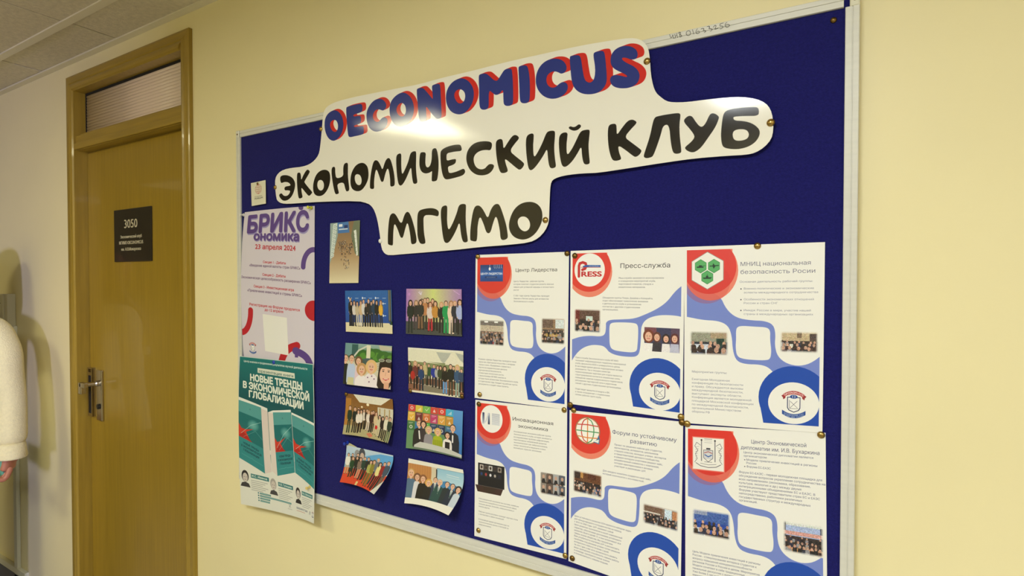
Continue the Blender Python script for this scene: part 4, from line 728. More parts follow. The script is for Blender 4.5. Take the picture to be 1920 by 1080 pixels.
RED, SALM, BLOB, RING = (222, 54, 42), (234, 122, 96), (118, 136, 206), (24, 74, 172)
def template(a, kind, red_c, red_r, salm_c, salm_r, top, left, right, blob, hole, ring_c, ring_r, inner_c, inner_r, bottom):
    """the printed background shared by the six handbills; circles in sheet units (width = 1)"""
    c = a.c
    m = np.zeros((c.H, c.W)); X0, Y0, X1, Y1 = int(left * c.s), int(top * c.s), int(right * c.s), int(bottom * c.s)
    m[Y0:Y1, X0:X1] = 1; c.clip = m
    a.poly(blob, BLOB)
    if hole: a.poly(hole, (240, 238, 230))
    c.ell(*salm_c, *salm_r, color=SALM, alpha=.92); c.rect(0, 0, salm_c[0] + .165, salm_c[1] - .02, SALM); c.rect(0, 0, salm_c[0] - .1, salm_c[1] + .07, SALM)
    c.ell(*red_c, *red_r, color=RED, alpha=.96); c.rect(0, 0, red_c[0] + .145, red_c[1] - .01, RED); c.rect(0, 0, red_c[0] - .10, red_c[1] + .08, RED)
    if kind == 'A': c.clip = m; c.ell(salm_c[0] - .03, salm_c[1] + .09, salm_r[0] * .86, salm_r[1] * .72, color=(200, 44, 44), alpha=.25)
    c.ell(*ring_c, *ring_r, color=RING); c.poly([(ring_c[0] - ring_r[0], ring_c[1]), (ring_c[0] - ring_r[0] + .045, 1.42), (1, 1.42), (1, ring_c[1])], RING)
    c.ell(*inner_c, *inner_r, color=(240, 238, 230))
    c.clip = None
    crest(c, inner_c[0] + .004, inner_c[1] + .01, inner_r[0] * .50)

BLOB_A = [(-40, 200), (-40, 250), (120, 300), (200, 325), (235, 400), (290, 445), (370, 458), (440, 460), (488, 480), (500, 530), (495, 590), (510, 650), (560, 690), (630, 703), (700, 682), (790, 600), (800, 850), (640, 800), (505, 760), (470, 712), (420, 693), (340, 692), (290, 675), (270, 620), (265, 540), (245, 485), (190, 460), (110, 457), (22, 440), (-40, 430)]
HOLE_A = [(287, 505), (300, 490), (330, 487), (400, 492), (450, 494), (472, 510), (470, 560), (478, 620), (472, 666), (440, 671), (400, 670), (330, 665), (292, 650), (285, 600), (288, 560)]
Q3 = [(5, 68), (757, 38), (750, 1060), (3, 1003)]
def handbill_A(bgseed=0):
    a = Art(Q3)
    template(a, 'A', (.195, .165), (.205, .213), (.205, .195), (.208, .235), .028, .022, .976, BLOB_A, HOLE_A, (.805, 1.17), (.240, .245), (.805, 1.205), (.172, .158), 1.368)
    return a
G = (112, 112, 118)

# --- leadership centre
a = handbill_A()
a.c.rect(.055, .10, .315, .262, (30, 72, 140)); c = a.c
c.grad(.055, .10, .315, .262, (20, 56, 110), (42, 100, 180), (22, 62, 130))
c.line([(.165, .10), (.165, .125)], .004, (190, 200, 220)); c.ell(.165, .14, .012, .016, (235, 240, 245))
for k in range(5): c.line([(.215 + k * .02, .10), (.215 + k * .02, .125 + .006 * (k % 2)), (.222 + k * .02, .135)], .004, (190, 200, 225))
c.text('ЦЕНТР ЛИДЕРСТВА', .062, .196, .018, width=.246, color=(235, 238, 240), bold=.02)
c.rect(.11, .212, .25, .23, (22, 52, 110)); c.text('OECONOMICUS', .13, .226, .009, width=.10, color=(150, 175, 215))
c.text('Центр Лидерства', .455, .172, .030, width=.43, color=(40, 38, 36))
for i, s in enumerate(['Центр Лидерства - рабочая группа,', 'которая помогает студентам развить важные', 'навыки для успешной карьеры и личностного', 'роста!', '', 'С 2021 года «Центр Лидерства» проводит', 'Зимние и Летние школы для активистов', 'Экономического клуба.']):
    if s: c.text(s, .435, .268 + .027 * i, .0135, color=G, sx=.96)
for i, s in enumerate(['В рамках «Центра Лидерства» проводятся такие', 'курсы как «Ораторское искусство» с актерами', 'театра и кино, «Профайлинг» совместно с', 'Научно исследовательским центром', 'корпоративной безопасности,', '«Траектория личностного роста»', 'с выпускниками МГИМО, многие из', 'которых были активистами Экономического клуба', 'в студенческие годы. Каждый год рабочая группа', 'расширяется и создаёт новые проекты.']):
    c.text(s, .045, 1.03 + .0272 * i, .0135, color=G, sx=.92)
mini_photo(a, 40, 490, 240, 660, ((196, 182, 160), (120, 100, 90)), 1, heads=9, accents=((0, 0, 1, .22, (120, 112, 106)), (.2, .05, .15, .06, (240, 240, 235)), (.6, .05, .15, .06, (240, 240, 235)), (.45, .75, .2, .2, (150, 40, 44))))
mini_photo(a, 540, 470, 728, 640, ((150, 122, 96), (74, 66, 62)), 2, heads=8, accents=((0, .0, .5, .38, (112, 92, 80)), (.6, .05, .36, .34, (214, 222, 220)), (0, .6, .7, .12, (190, 160, 90))))
HB1 = a
# --- national security centre
a = handbill_A(); c = a.c
def hexagon(x, y, r, col, ry=None): c.poly([(x + r * math.sin(math.pi / 3 * k), y - (ry or r) * math.cos(math.pi / 3 * k)) for k in range(6)], col)
hexagon(.182, .193, .143, (150, 150, 140), .150); hexagon(.182, .193, .138, (240, 238, 230), .145)
for i, (hx, hy) in enumerate(((.130, .158), (.232, .158), (.181, .246))):
    hexagon(hx, hy, .052, (70, 150, 84), .056); hexagon(hx, hy, .046, (86, 172, 98), .049)
    dk = (20, 52, 34)
    if i == 0: c.rect(hx - .030, hy + .002, hx + .022, hy + .012, dk); c.rect(hx - .014, hy - .008, hx + .008, hy + .003, dk); c.line([(hx, hy - .003), (hx + .036, hy - .004)], .003, dk)
    elif i == 1: c.line([(hx - .030, hy), (hx + .034, hy - .004)], .007, dk); c.poly([(hx - .012, hy), (hx + .012, hy), (hx - .006, hy - .022)], dk); c.poly([(hx - .012, hy), (hx + .012, hy), (hx - .002, hy + .022)], dk)
    else: c.poly([(hx - .036, hy + .002), (hx + .036, hy), (hx + .026, hy + .012), (hx - .028, hy + .012)], dk); c.rect(hx - .010, hy - .012, hx + .008, hy + .002, dk); c.line([(hx, hy - .024), (hx, hy)], .003, dk)
P = (134, 134, 150)
c.text('МНИЦ национальная', .43, .163, .030, width=.48, color=(110, 110, 128)); c.text('безопасность Росии', .43, .224, .030, width=.51, color=(110, 110, 128))
c.text('Основная деятельность рабочей группы:', .425, .292, .0145, width=.50, color=P)
for y, s, w in ((.345, 'Военно-политические и экономические', .478), (.375, 'аспекты международного сотрудничества', .505), (.428, 'Особенности экономических отношений', .478), (.457, 'России и стран СНГ', .24), (.512, 'Имидж России в мире, участие нашей', .46), (.541, 'страны в международных организациях', .475)):
    c.text(s, .455, y, .0145, width=w, color=P)
for y in (.340, .423, .507): c.ell(.434, y, .005, .005, (70, 70, 80))
c.text('Мероприятия группы:', .063, 1.005, .016, width=.27, color=P)
for i, (s, w) in enumerate((('Ежегодная Молодежная', .29), ('конференция по безопасности', .39), ('и праву. Обсуждаются вызовы', .39), ('международной безопасности,', .39), ('выступают эксперты области.', .38), ('Конференция является молодежной', .45), ('площадкой Московской конференции', .465), ('по международной безопасности,', .43), ('организуемой Министерством', .375), ('обороны РФ', .14))):
    c.text(s, .063, 1.065 + .0288 * i, .0155, width=w, color=P)
mini_photo(a, 36, 515, 244, 645, ((150, 150, 130), (40, 48, 58)), 3, heads=5, accents=((.0, .55, .5, .45, (206, 214, 224)), (.55, .0, .45, .3, (170, 150, 120)), (.7, .3, .2, .5, (34, 60, 48))))
mini_photo(a, 525, 516, 724, 632, ((196, 176, 140), (60, 50, 46)), 4, heads=7, accents=((.25, .6, .25, .2, (230, 228, 215)), (.78, .1, .2, .5, (80, 66, 60)), (.45, 0, .12, .3, (120, 100, 80))))
HB3 = a
# --- innovation economy
a = handbill_A(); c = a.c
c.ell(.19, .178, .128, .140, (242, 240, 234))
for k in range(24):
    t = k / 23; c.rect(.085, .12 + .115 * k / 24, .108, .12 + .115 * (k + 1) / 24 + .001, (int(40 + 150 * t), int(56 + 140 * t), int(90 + 120 * t))); c.rect(.150, .12 + .115 * k / 24, .172, .12 + .115 * (k + 1) / 24 + .001, (int(190 - 150 * t), int(196 - 140 * t), int(210 - 120 * t)))
c.line([(.105, .23), (.130, .20), (.153, .13)], .014, (214, 216, 222))
for k in range(12): c.rect(.195, .122 + k * .0098, .285, .127 + k * .0098, (150 + 4 * k, 156 + 4 * k, 180 + 3 * k))
c.text('Иновационная', .43, .165, .033, width=.43, color=(40, 38, 40)); c.text('экономика', .49, .228, .031, width=.315, color=(40, 38, 40))
for i, s in enumerate(['Инновационная экономика-рабочая группа', 'Экономического клуба, которая занимается', 'исследованиями проблем цифровизации,', 'перспективных направлений развития', 'экономики(таких как нейроэкономика),', 'новых технологий в медицине и иных', 'важнейших отраслях экономики.']):
    c.text(s, .445, .280 + .0268 * i, .0135, color=G, sx=.95)
for i, s in enumerate(['В Инновационной экономике мы изучаем, новейшие', 'технологии и разработки в экономической сфере:', 'большие данные, блокчейн, нейроэкономику и', 'многое другое.', '', 'Рабочая группа регулярно проводит круглые столы', 'с экспертами в сфере инноваций!', '', 'В ближайшее время организуем курс по', 'технологическому рынку и лекторий по', 'нейроэкономике.']):
    if s: c.text(s, .05, 1.02 + .0268 * i, .0135, color=G, sx=.90)
mini_photo(a, 30, 495, 246, 655, ((26, 26, 32), (20, 20, 24)), 5, heads=1, dark=(20, 20, 24))
(u0, v0), (u1, v1) = a.f([(30, 495)])[0], a.f([(246, 655)])[0]
c.rect(u0, v0, u1, v1, (24, 24, 30))
for k, col in enumerate([(190, 180, 170), (90, 84, 80), (200, 196, 190), (60, 56, 60), (150, 140, 130), (30, 60, 120), (170, 60, 60), (220, 220, 225), (180, 170, 160), (40, 40, 60)]):
    x = u0 + .02 + (k % 5) * .052; y = v0 + .015 + (k // 5) * .07; c.rect(x, y, x + .044, y + .052, col if k < 5 else (40, 40, 46)); c.ell(x + .022, y + .025, .012, .015, (60, 46, 40) if k < 5 else col)
mini_photo(a, 540, 490, 735, 645, ((70, 66, 64), (60, 56, 54)), 6, heads=4)
(u0, v0), (u1, v1) = a.f([(540, 490)])[0], a.f([(735, 645)])[0]
for k in range(8):
    x = u0 + .004 + (k % 4) * .063; y = v0 + .006 + (k // 4) * .10; c.rect(x, y, x + .058, y + .088, [(150, 140, 130), (90, 96, 110), (170, 170, 172), (110, 90, 80)][(k * 3) % 4]); c.ell(x + .029, y + .035, .013, .018, (200, 160, 138)); c.poly([(x + .008, y + .088), (x + .018, y + .055), (x + .04, y + .055), (x + .05, y + .088)], (34, 32, 38))
HB4 = a
# --- economic diplomacy centre
a = handbill_A(); c = a.c
c.rect(.055, .085, .305, .345, (248, 200, 180), .5); c.rect(.062, .092, .298, .338, (240, 237, 228))
ink = (96, 94, 100)
c.rect(.145, .185, .215, .255, (214, 214, 214)); c.line([(.145, .185), (.145, .245), (.18, .275), (.215, .245), (.215, .185), (.145, .185)], .004, ink)
c.line([(.155, .222), (.18, .236), (.205, .222)], .008, (60, 100, 170)); c.line([(.152, .207), (.18, .196), (.208, .207)], .006, (170, 80, 80))
c.rect(.165, .168, .196, .180, (60, 60, 70))
for s in (-1, 1):
    c.line([(.18 + s * .052, .105), (.18 + s * .052, .27)], .006, ink); c.ell(.18 + s * .052, .110, .007, .007, (60, 60, 60))
    c.line([(.18 + s * .06, .15), (.18 + s * .09, .13), (.18 + s * .105, .16), (.18 + s * .08, .19), (.18 + s * .10, .22), (.18 + s * .085, .255), (.18 + s * .105, .285)], .0035, ink)
    for k in range(6): c.line([(.18 + s * (.07 + .004 * k), .16 + .018 * k), (.18 + s * .10, .168 + .018 * k)], .002, ink, .7)
c.line([(.085, .29), (.12, .31), (.18, .318), (.24, .31), (.275, .29)], .005, ink); c.line([(.12, .29), (.18, .298), (.24, .29)], .003, ink)
c.rect(.15, .098, .21, .101, ink); c.rect(.15, .112, .21, .114, ink, .6); c.rect(.15, .126, .21, .128, ink, .6); c.rect(.15, .275, .21, .278, ink)
D = (92, 94, 122)
c.text('Центр Экономической', .50, .108, .026, width=.375, color=(76, 78, 110)); c.text('дипломатии им. И.В. Бухаркина', .425, .155, .026, width=.535, color=(76, 78, 110))
for y, x, s, w in ((.185, .445, 'Центр экономической дипломатии является', .475), (.210, .445, 'организатором:', .165), (.238, .465, 'Модели привлечения инвестиций в регионы', .48), (.262, .465, 'России', .07), (.288, .465, 'Форума ЕС-ЕАЭС', .17)): c.text(s, x, y, .0145, width=w, color=D)
for y in (.233, .283): c.ell(.452, y, .004, .004, (70, 70, 80))
for i, (s, w) in enumerate((('Форум ЕС-ЕАЭС - первая молодежная площадка для', .565), ('обсуждения вопросов укрепления сотрудничества на', .585), ('всех направлениях (экономика, образование,', .49), ('культура, экология и др.) между двумя', .43), ('интеграционными объединениями ЕС и ЕАЭС. В', .52), ('Форуме участвуют представители стран ЕС и ЕАЭС', .55), ('непосредственно, работники различных', .435), ('государственных структур и международных', .49), ('организаций.', .13))):
    c.text(s, .41, .334 + .0263 * i, .0148, width=w, color=D)
for i, (s, w) in enumerate((('Цель Модели привлечения инвестиций в регионы', .50), ('России - стимулирование интереса студентов к', .475), ('вопросу повышения конкурентоспособности', .44), ('регионов России и России в целом. Мероприятия', .495), ('Модели сочетают в себе традиционные', .39), ('панельные дискуссии с интерактивным форматом.', .51), (' Уже более 5 лет рабочая группа проводит', .42), ('мероприятия на внешних площадках', .38), ('молодежных общеобразовательных форумов', .43), ('(«Территория смыслов»)', .25))):
    c.text(s, .058, .995 + .0262 * i, .0148, width=w, color=D)
mini_photo(a, 44, 500, 246, 640, ((70, 100, 170), (36, 70, 160)), 7, heads=6, accents=((0, 0, .4, .2, (150, 160, 190)), (0, .7, .35, .3, (200, 206, 220)), (.7, .65, .3, .3, (190, 190, 200))))
mini_photo(a, 530, 500, 735, 660, ((170, 186, 224), (60, 50, 50)), 8, heads=9, accents=((0, .0, 1, .12, (216, 220, 214)), (0, 0, .06, 1, (40, 38, 44)), (.93, .1, .07, .5, (40, 40, 60)), (0, .3, 1, .12, (214, 160, 150)), (0, .8, 1, .2, (190, 140, 96))))
HB6 = a

# --- handbills with the wave running the other way
QB = [(33, 32), (731, 10), (716, 1072), (26, 975)]
BLOB_B = [(-20, 620), (10, 590), (43, 578), (90, 562), (150, 556), (215, 562), (243, 548), (248, 500), (246, 475), (270, 458), (340, 456), (420, 452), (490, 425), (560, 392), (620, 350), (670, 285), (716, 246), (760, 225), (770, 470), (716, 440), (650, 430), (560, 430), (490, 455), (462, 500), (462, 560), (455, 650), (440, 682), (400, 688), (320, 680), (268, 660), (246, 630), (220, 615), (150, 612), (90, 640), (43, 700), (20, 760), (-30, 780)]
HOLE_B = [(268, 500), (275, 480), (300, 474), (360, 474), (425, 478), (443, 492), (445, 540), (440, 620), (436, 650), (410, 660), (350, 655), (290, 645), (270, 620), (268, 560)]
def handbill_B():
    a = Art(QB)
    template(a, 'B', (.175, .16), (.205, .215), (.180, .195), (.212, .228), .026, .020, .978, BLOB_B, HOLE_B, (.800, 1.17), (.245, .245), (.810, 1.205), (.172, .158), 1.360)
    return a
a = handbill_B(); c = a.c
c.ell(.182, .178, .143, .150, (242, 240, 234))
c.line([(.082, .235), (.082, .14), (.090, .117), (.118, .108), (.145, .118), (.152, .142), (.140, .166), (.115, .175)], .024, (196, 40, 44))
c.poly([(.118, .142), (.150, .132), (.285, .136), (.285, .152), (.15, .152), (.12, .158)], (40, 90, 170)); c.text('OECONOMICUS', .175, .1475, .008, width=.09, color=(225, 230, 240)); c.line([(.10, .152), (.285, .156)], .004, (190, 60, 60))
c.text('RESS', .108, .236, .043, width=.186, color=(196, 36, 42), bold=.035)
c.text('Пресс-служба', .465, .165, .038, width=.42, color=(44, 42, 44))
for y0, x, L in ((.258, .450, ['PRess-служба занимается анонсированием', 'и освещением мероприятий клуба,', 'подготовкой плакатов, стендов и', 'раздаточных материалов.']), (.432, .307, ['Объединяя группы Пиара, Дизайна и Копирайта,', 'отдел обеспечивает привлечение внимания', 'к деятельности клуба и установление', 'контактов с другими студенческими', 'организациями.'])):
    for i, s in enumerate(L): c.text(s, x, y0 + .0262 * i, .0135, color=G, sx=.95)
for i, s in enumerate(['Пресс-служба Экономического клуба МГИМО', 'оказывает информационную поддержку мероприятий', 'клуба, факультета МЭО и университета в целом.', 'В настоящее время данное подразделение активно', 'развивается. Так в текущем семестре', 'первоочередными задачами для отдела являются', 'структурирование контента в социальных сетях,', 'повышение охватов и вовлеченности подписчиков;', 'расширение партнерской сети и укрепление', 'связей с другими студенческими организациями.', '', 'Отдел ведет аккаунты в Instagram и ВК,', 'а также сотрудничает с социальными', 'сетями рабочих групп клуба.']):
    if s: c.text(s, .055, .985 + .0262 * i, .0135, color=G, sx=.90)
mini_photo(a, 56, 390, 214, 540, ((96, 70, 60), (50, 38, 36)), 9, heads=5, accents=((0, 0, .2, .6, (110, 40, 38)), (.45, .3, .25, .2, (206, 222, 214)), (.1, .72, .6, .1, (210, 205, 200))))
(u0, v0), (u1, v1) = a.f([(483, 503)])[0], a.f([(698, 665)])[0]
c.rect(u0, v0, u1, v1, (60, 60, 90)); c.rect(u0, v0, u0 + .1, v0 + .05, (120, 70, 80)); c.rect(u1 - .07, v0, u1, v1, (90, 70, 90))
for k, (x, y, r, hr, cl) in enumerate(((.035, .075, .040, (120, 60, 40), (240, 236, 232)), (.105, .080, .030, (100, 56, 40), (60, 54, 60)), (.180, .090, .028, (50, 36, 32), (236, 232, 230)), (.250, .085, .030, (90, 44, 40), (190, 190, 210)))):
    x += u0; y += v0
    c.ell(x, y, r * 1.15, r * 1.45, hr); c.poly([(x - r * 1.3, v1), (x - r * 1.1, y + r * 1.5), (x + r * 1.1, y + r * 1.5), (x + r * 1.3, v1)], cl)
    c.ell(x, y + r * .1, r * .75, r, (226, 178, 152)); c.ell(x - r * .28, y, r * .1, r * .08, (60, 44, 40)); c.ell(x + r * .28, y, r * .1, r * .08, (60, 44, 40)); c.line([(x - r * .25, y + r * .5), (x + r * .25, y + r * .5)], r * .14, (180, 70, 70))
c.noise(u0, v0, u1, v1, .02, .006, 12)
HB2 = a
a = handbill_B(); c = a.c
gx, gy, gr = .175, .168, .113
c.ell(gx, gy, gr * 1.04, gr * 1.08, color=(70, 120, 110)); c.ell(gx, gy, gr, gr * 1.04, color=(226, 140, 70))
c.poly([(.215, .262), (.285, .278), (.292, .23), (.275, .19)], (60, 110, 150)); c.ell(gx, gy, gr * .95, gr * .99, color=(244, 240, 232)); c.poly([(.225, .257), (.278, .268), (.283, .235)], (235, 235, 225))
hue = [(200, 60, 50), (224, 130, 50), (70, 150, 90), (50, 110, 160)]
for k, kx in enumerate((-.55, 0, .55)):
    t = np.linspace(-1, 1, 13); c.line([(gx + kx * gr * .95 * math.sqrt(max(0, 1 - v * v)), gy + v * gr * .98) for v in t], .009, hue[k])
for k, yy in enumerate((-.42, .06, .52)):
    w = math.sqrt(1 - yy * yy) * gr * .93; c.line([(gx - w, gy + yy * gr), (gx, gy + yy * gr + .006 * (k - 1)), (gx + w, gy + yy * gr)], .009, hue[(k * 2) % 3])
c.text('Форум по устойчивому', .405, .165, .031, width=.545, color=(70, 74, 106)); c.text('развитию', .565, .222, .031, width=.225, color=(70, 74, 106))
for y0, x, L in ((.264, .425, ['Проект по решению кейсов для студентов,', 'магистрантов, аспирантов, школьников', 'старших классов, молодых ученых, экспертов', 'и представителей делового сообщества,', 'в рамках которого участники решают кейс,', 'разработанный совместно с компанией,', 'которая заинтересована и активно', 'участвует в реализации ЦУР.']), (.508, .320, ['Для каждого комитета создается свой кейс,', 'который соотносится с его повесткой.'])):
    for i, s in enumerate(L): c.text(s, x, y0 + .0262 * i, .0138, color=D, sx=.98)
for i, s in enumerate(['Цели устойчивого развития ООН являются набором задач', 'для международного сотрудничества на период', 'с 2015 по 2030 годы. ЦУР заменяют собой', 'Цели развития тысячелетия и носят комплексный', 'характер, обеспечивая достижение устойчивого', 'развития. Всего Целей 17, и они затрагивают все', 'сферы жизни общества. Мы предлагаем', 'Вам углубиться в изучение ЦУР и рассмотреть', 'проблемы под разными углами путем решения', 'интересного кейса в течение 3 дней.', 'За эти 3 дня у вас есть возможность развить', 'ваши ораторские способности, навыки работы', 'в команде, приобрести новые знания', 'и познакомиться с новыми людьми.']):
    c.text(s, .055, .978 + .0265 * i, .0138, color=D, sx=.92)
mini_photo(a, 56, 400, 230, 545, ((110, 70, 46), (44, 38, 40)), 10, heads=9, accents=((0, 0, .25, .35, (60, 44, 40)), (.25, .0, .1, .3, (190, 140, 80)), (.5, 0, .3, .3, (90, 50, 36)), (.1, .6, .3, .3, (205, 200, 190)), (.7, .7, .3, .3, (44, 80, 150))))
mini_photo(a, 483, 530, 700, 665, ((130, 110, 100), (50, 46, 52)), 11, heads=11, accents=((0, 0, .55, .35, (120, 92, 76)), (.62, .05, .2, .5, (206, 222, 236)), (.84, .1, .16, .4, (190, 130, 90)), (0, .35, .5, .06, (216, 210, 200))))
HB5 = a

hb = [('S1', HB1, 'leadership centre handbill, upper left of six, with a small blue picture on its red circle'),
      ('S2', HB2, 'press service handbill, upper middle of six, with RESS in red letters on a white circle'),
      ('S3', HB3, 'national security handbill, upper right of six, with three green hexagons'),
      ('S4', HB4, 'innovation economy handbill, lower left of six, with a striped logo on a white circle'),
      ('S5', HB5, 'sustainable development forum handbill, lower middle of six, with a rainbow wire globe'),
      ('S6', HB6, 'economic diplomacy handbill, lower right of six, with a drawn coat of arms on white')]
for key, a, lab in hb:
    m = print_mat('handbill_print', a.c.image('handbill_' + key), rough=0.42, coat=0.15, coat_rough=0.25)
    tag(sheet('handbill', key, m, 8, 10), lab, 'poster', 'six white handbills pinned in two rows')

# --- lilac forum poster
a = Art([(88, 205), (481, 168), (479, 1080), (80, 1050)], aspect=1.95, px=700, bg=(214, 206, 216)); c = a.c
PU, RE = (92, 66, 136), (186, 30, 44)
def arc(cx, cy, r, a0, a1, w, col, ry=None):
    t = np.radians(np.linspace(a0, a1, 24)); a.line(list(zip(cx + r * np.cos(t), cy + (ry or r) * np.sin(t))), w, col)
a.ell(400, 180, 14, 14, PU)
arc(478, 503, 60, 180, 275, 24, PU, 100)
a.ell(478, 735, 50, 56, RE)
t = np.linspace(0, math.pi / 2, 12); a.line(list(zip(78 + 55 * np.cos(t), 770 + 120 * np.sin(t))), 28, RE)
a.line([(385, 935), (345, 950), (310, 985), (290, 1050)], 34, RE, smooth=2); a.line([(376, 965), (420, 980), (450, 1010), (466, 1075)], 34, PU, smooth=2)
a.rect(372, 945, 390, 1000, PU)
for d_, col, al in ((3, (150, 140, 190), .6), (0, PU, 1)):
    a.text('БРИКС', (112 + d_, 331 + d_ * 3), (444 + d_, 304 + d_ * 3), 96, col, bold=.045, alpha=al); a.text('ономика', (147 + d_, 374 + d_ * 2), (391 + d_, 363 + d_ * 2), 46, col, bold=.045, alpha=al)
a.text('23 апреля 2024', (156, 425), (374, 419), 26, RE, bold=.02)
for y, s, x0, x1, col in ((503, 'Секция 1 - Дебаты', 200, 322, RE), (527, '«Введение единой валюты стран БРИКС»', 128, 402, (110, 80, 120)), (574, 'Секция 2 - Дебаты', 198, 322, RE), (598, '«Экономическая целесообразность расширения БРИКС»', 80, 460, (110, 80, 120)), (643, 'Секция 3 - Инвестиционная игра', 152, 368, RE), (668, '«Привлечение инвестиций в страны БРИКС»', 118, 412, (110, 80, 120)), (744, 'Регистрация на Форум продлится', 128, 400, RE), (765, 'до 12 апреля', 210, 310, RE)):
    a.text(s, (x0, y), (x1, y), 13, col, bold=.015, sq=0)
a.poly([(198, 783), (330, 790), (337, 992), (206, 978)], (234, 232, 224), smooth=0)
q = a.f([(136, 968)])[0]; crest(c, q[0], q[1], .055)
m = print_mat('lilac_poster_print', c.image('lilac_poster'), rough=0.45)
tag(sheet('poster', 'P1', m, 10, 16), 'tall lilac poster with purple and red arcs at the left end of the notice board', 'poster')

# --- teal book poster
a = Art([(58, 1008), (472, 1056), (475, 2000), (62, 1885)], aspect=1.4142, px=900, bg=(226, 226, 214)); c = a.c
c.grad(0, 0, 1, .86, (22, 118, 118), (14, 84, 90), (60, 130, 128))
u = lambda x, y: (x, y)
c.poly([(0, .99), (.33, 1.08), (.62, 1.01), (1, 1.10), (1, 1.42), (0, 1.42)], (226, 226, 214)); c.grad(0, .9, 1, .99, (60, 130, 128), (226, 226, 214))
c.text('Центр анализа и продвижения результатов научной деятельности', .06, .055, .018, width=.86, color=(226, 234, 226), bold=.01)
c.rect(.25, .098, .75, .145, (222, 224, 206)); c.text('презентация книги', .27, .137, .024, width=.46, color=(60, 110, 108), bold=.01)
for s, x, y, w in (('НОВЫЕ ТРЕНДЫ', .15, .232, .69), ('В ЭКОНОМИЧЕСКОЙ', .055, .314, .875), ('ГЛОБАЛИЗАЦИИ', .13, .396, .715)): c.text(s, x, y, .060, width=w, color=(232, 234, 220), bold=.05)
def book(x0, x1, yt0, yt1, yb0, yb1, spine):
    """cover corners: left top, right top, left bottom, right bottom; spine = (x0, x1) of the page block"""
    k0, k1 = spine
    if k0 < x0: c.poly([(k0, yt0 + .01), (x0, yt0), (x0, yb0), (k0, yb0 - .03)], (224, 212, 202)); c.poly([(k0, yt0 + .01), (x0, yt0 - .018), (x1, yt1 - .022), (x1, yt1 + .01), (x0, yt0 + .012)], (232, 232, 222))
    else: c.poly([(x1, yt1), (k1, yt1 + .012), (k1, yb1 - .03), (x1, yb1)], (222, 208, 200)); c.poly([(x0, yt0 - .03), (k1, yt1 - .005), (k1, yt1 + .02), (x1, yt1 + .01), (x0, yt0)], (232, 232, 222))
    def Q(s, t): a0, a1 = yt0 + (yb0 - yt0) * t, yt1 + (yb1 - yt1) * t; return (x0 + (x1 - x0) * s, a0 + (a1 - a0) * s)
    c.poly([Q(0, 0), Q(1, 0), Q(1, 1), Q(0, 1)], (86, 158, 156)); c.poly([Q(0, .20), Q(1, .20), Q(1, .63), Q(0, .63)], (24, 110, 112)); c.poly([Q(0, .63), Q(1, .63), Q(1, 1), Q(0, 1)], (48, 138, 140))
    for k in range(8):
        q = Q(.62, .34); c.ell(q[0], q[1], .07 - .008 * k, .055 - .006 * k, color=(150, 205, 196), alpha=.13)
    c.poly([Q(0, .40), Q(.12, .47), Q(.3, .46), Q(.62, .40), Q(.30, .50), Q(.48, .63), Q(0, .63)], (208, 60, 44)); c.poly([Q(0, .62), Q(.2, .52), Q(.55, .63)], (176, 40, 36))
    c.line([Q(.1, .56), Q(.5, .36), Q(.95, .24)], .004, (170, 214, 208), .8); c.line([Q(.2, .6), Q(.7, .42), Q(.98, .5)], .003, (150, 200, 196), .6)
    q = Q(.5, .11); c.text('X', q[0], q[1], .016, color=(30, 80, 90), align='c')
    sl = (Q(1, .7)[1] - Q(0, .7)[1]) / (x1 - x0)
    for i, s in enumerate(('НОВЫЕ ТРЕНДЫ', 'В ЭКОНОМИЧЕСКОЙ', 'ГЛОБАЛИЗАЦИИ')):
        q = Q(.18 if i != 1 else .10, .72 + .058 * i); c.text(s, q[0], q[1], .018, width=(x1 - x0) * (.62 if i != 1 else .80), color=(14, 66, 78), bold=.03, slope=sl)
    c.line([Q(.1, .90), Q(.45, .90), Q(.5, .885), Q(.55, .90), Q(.95, .90)], .002, (130, 190, 186), .8)
book(0.0, .275, .445, .475, .997, 1.09, (.275, .355))
book(.425, .668, .495, .452, 1.08, 1.0, (.36, .425))
book(.675, 1.0, .47, .515, 1.0, 1.09, (.67, .675))
def bust(x, y, hair, bg, suit):
    c.ell(x, y - .012, .036, .052, hair); c.ell(x, y, .026, .04, (206, 196, 186)); c.poly([(x - .05, y + .085), (x - .035, y + .052), (x, y + .04), (x + .035, y + .052), (x + .05, y + .085)], suit)
    c.ell(x - .01, y - .004, .004, .003, (50, 50, 50)); c.ell(x + .01, y - .004, .004, .003, (50, 50, 50)); c.line([(x - .008, y + .02), (x + .008, y + .02)], .003, (100, 80, 80))
for x, y, hr, su, nm in ((.055, 1.165, (40, 38, 40), (60, 58, 60), 'И.С. Иванов'), (.365, 1.18, (170, 164, 156), (70, 68, 70), 'Н.В. Галищева'), (.70, 1.195, (44, 38, 38), (40, 38, 40), 'М.А. Максакова')):
    bust(x, y, hr, None, su)
    c.rect(x + .06, y - .045, x + .26, y - .008, (36, 118, 120)); c.text(nm, x + .07, y - .018, .018, width=.17, color=(226, 232, 222), bold=.02)
    for i in range(6): c.line([(x + .06, y + .015 + .017 * i), (x + .24 - .03 * (i % 3), y + .015 + .017 * i)], .0045, (132, 132, 128), .8)
for i, (w, col) in enumerate(((.20, 0), (.62, 1), (.18, 0), (.17, 0))):
    c.rect(.20, 1.275 + .022 * i, .20 + w * .62, 1.290 + .022 * i, (52, 124, 126), .9); c.line([(.21, 1.2825 + .022 * i), (.19 + w * .62, 1.2825 + .022 * i)], .003, (216, 224, 214), .8); c.ell(.185, 1.282 + .022 * i, .007, .007, (40, 110, 116))
c.text('X', .56, 1.345, .03, color=(120, 130, 130), align='c'); c.line([(.53, 1.358), (.59, 1.358)], .003, (150, 150, 148))
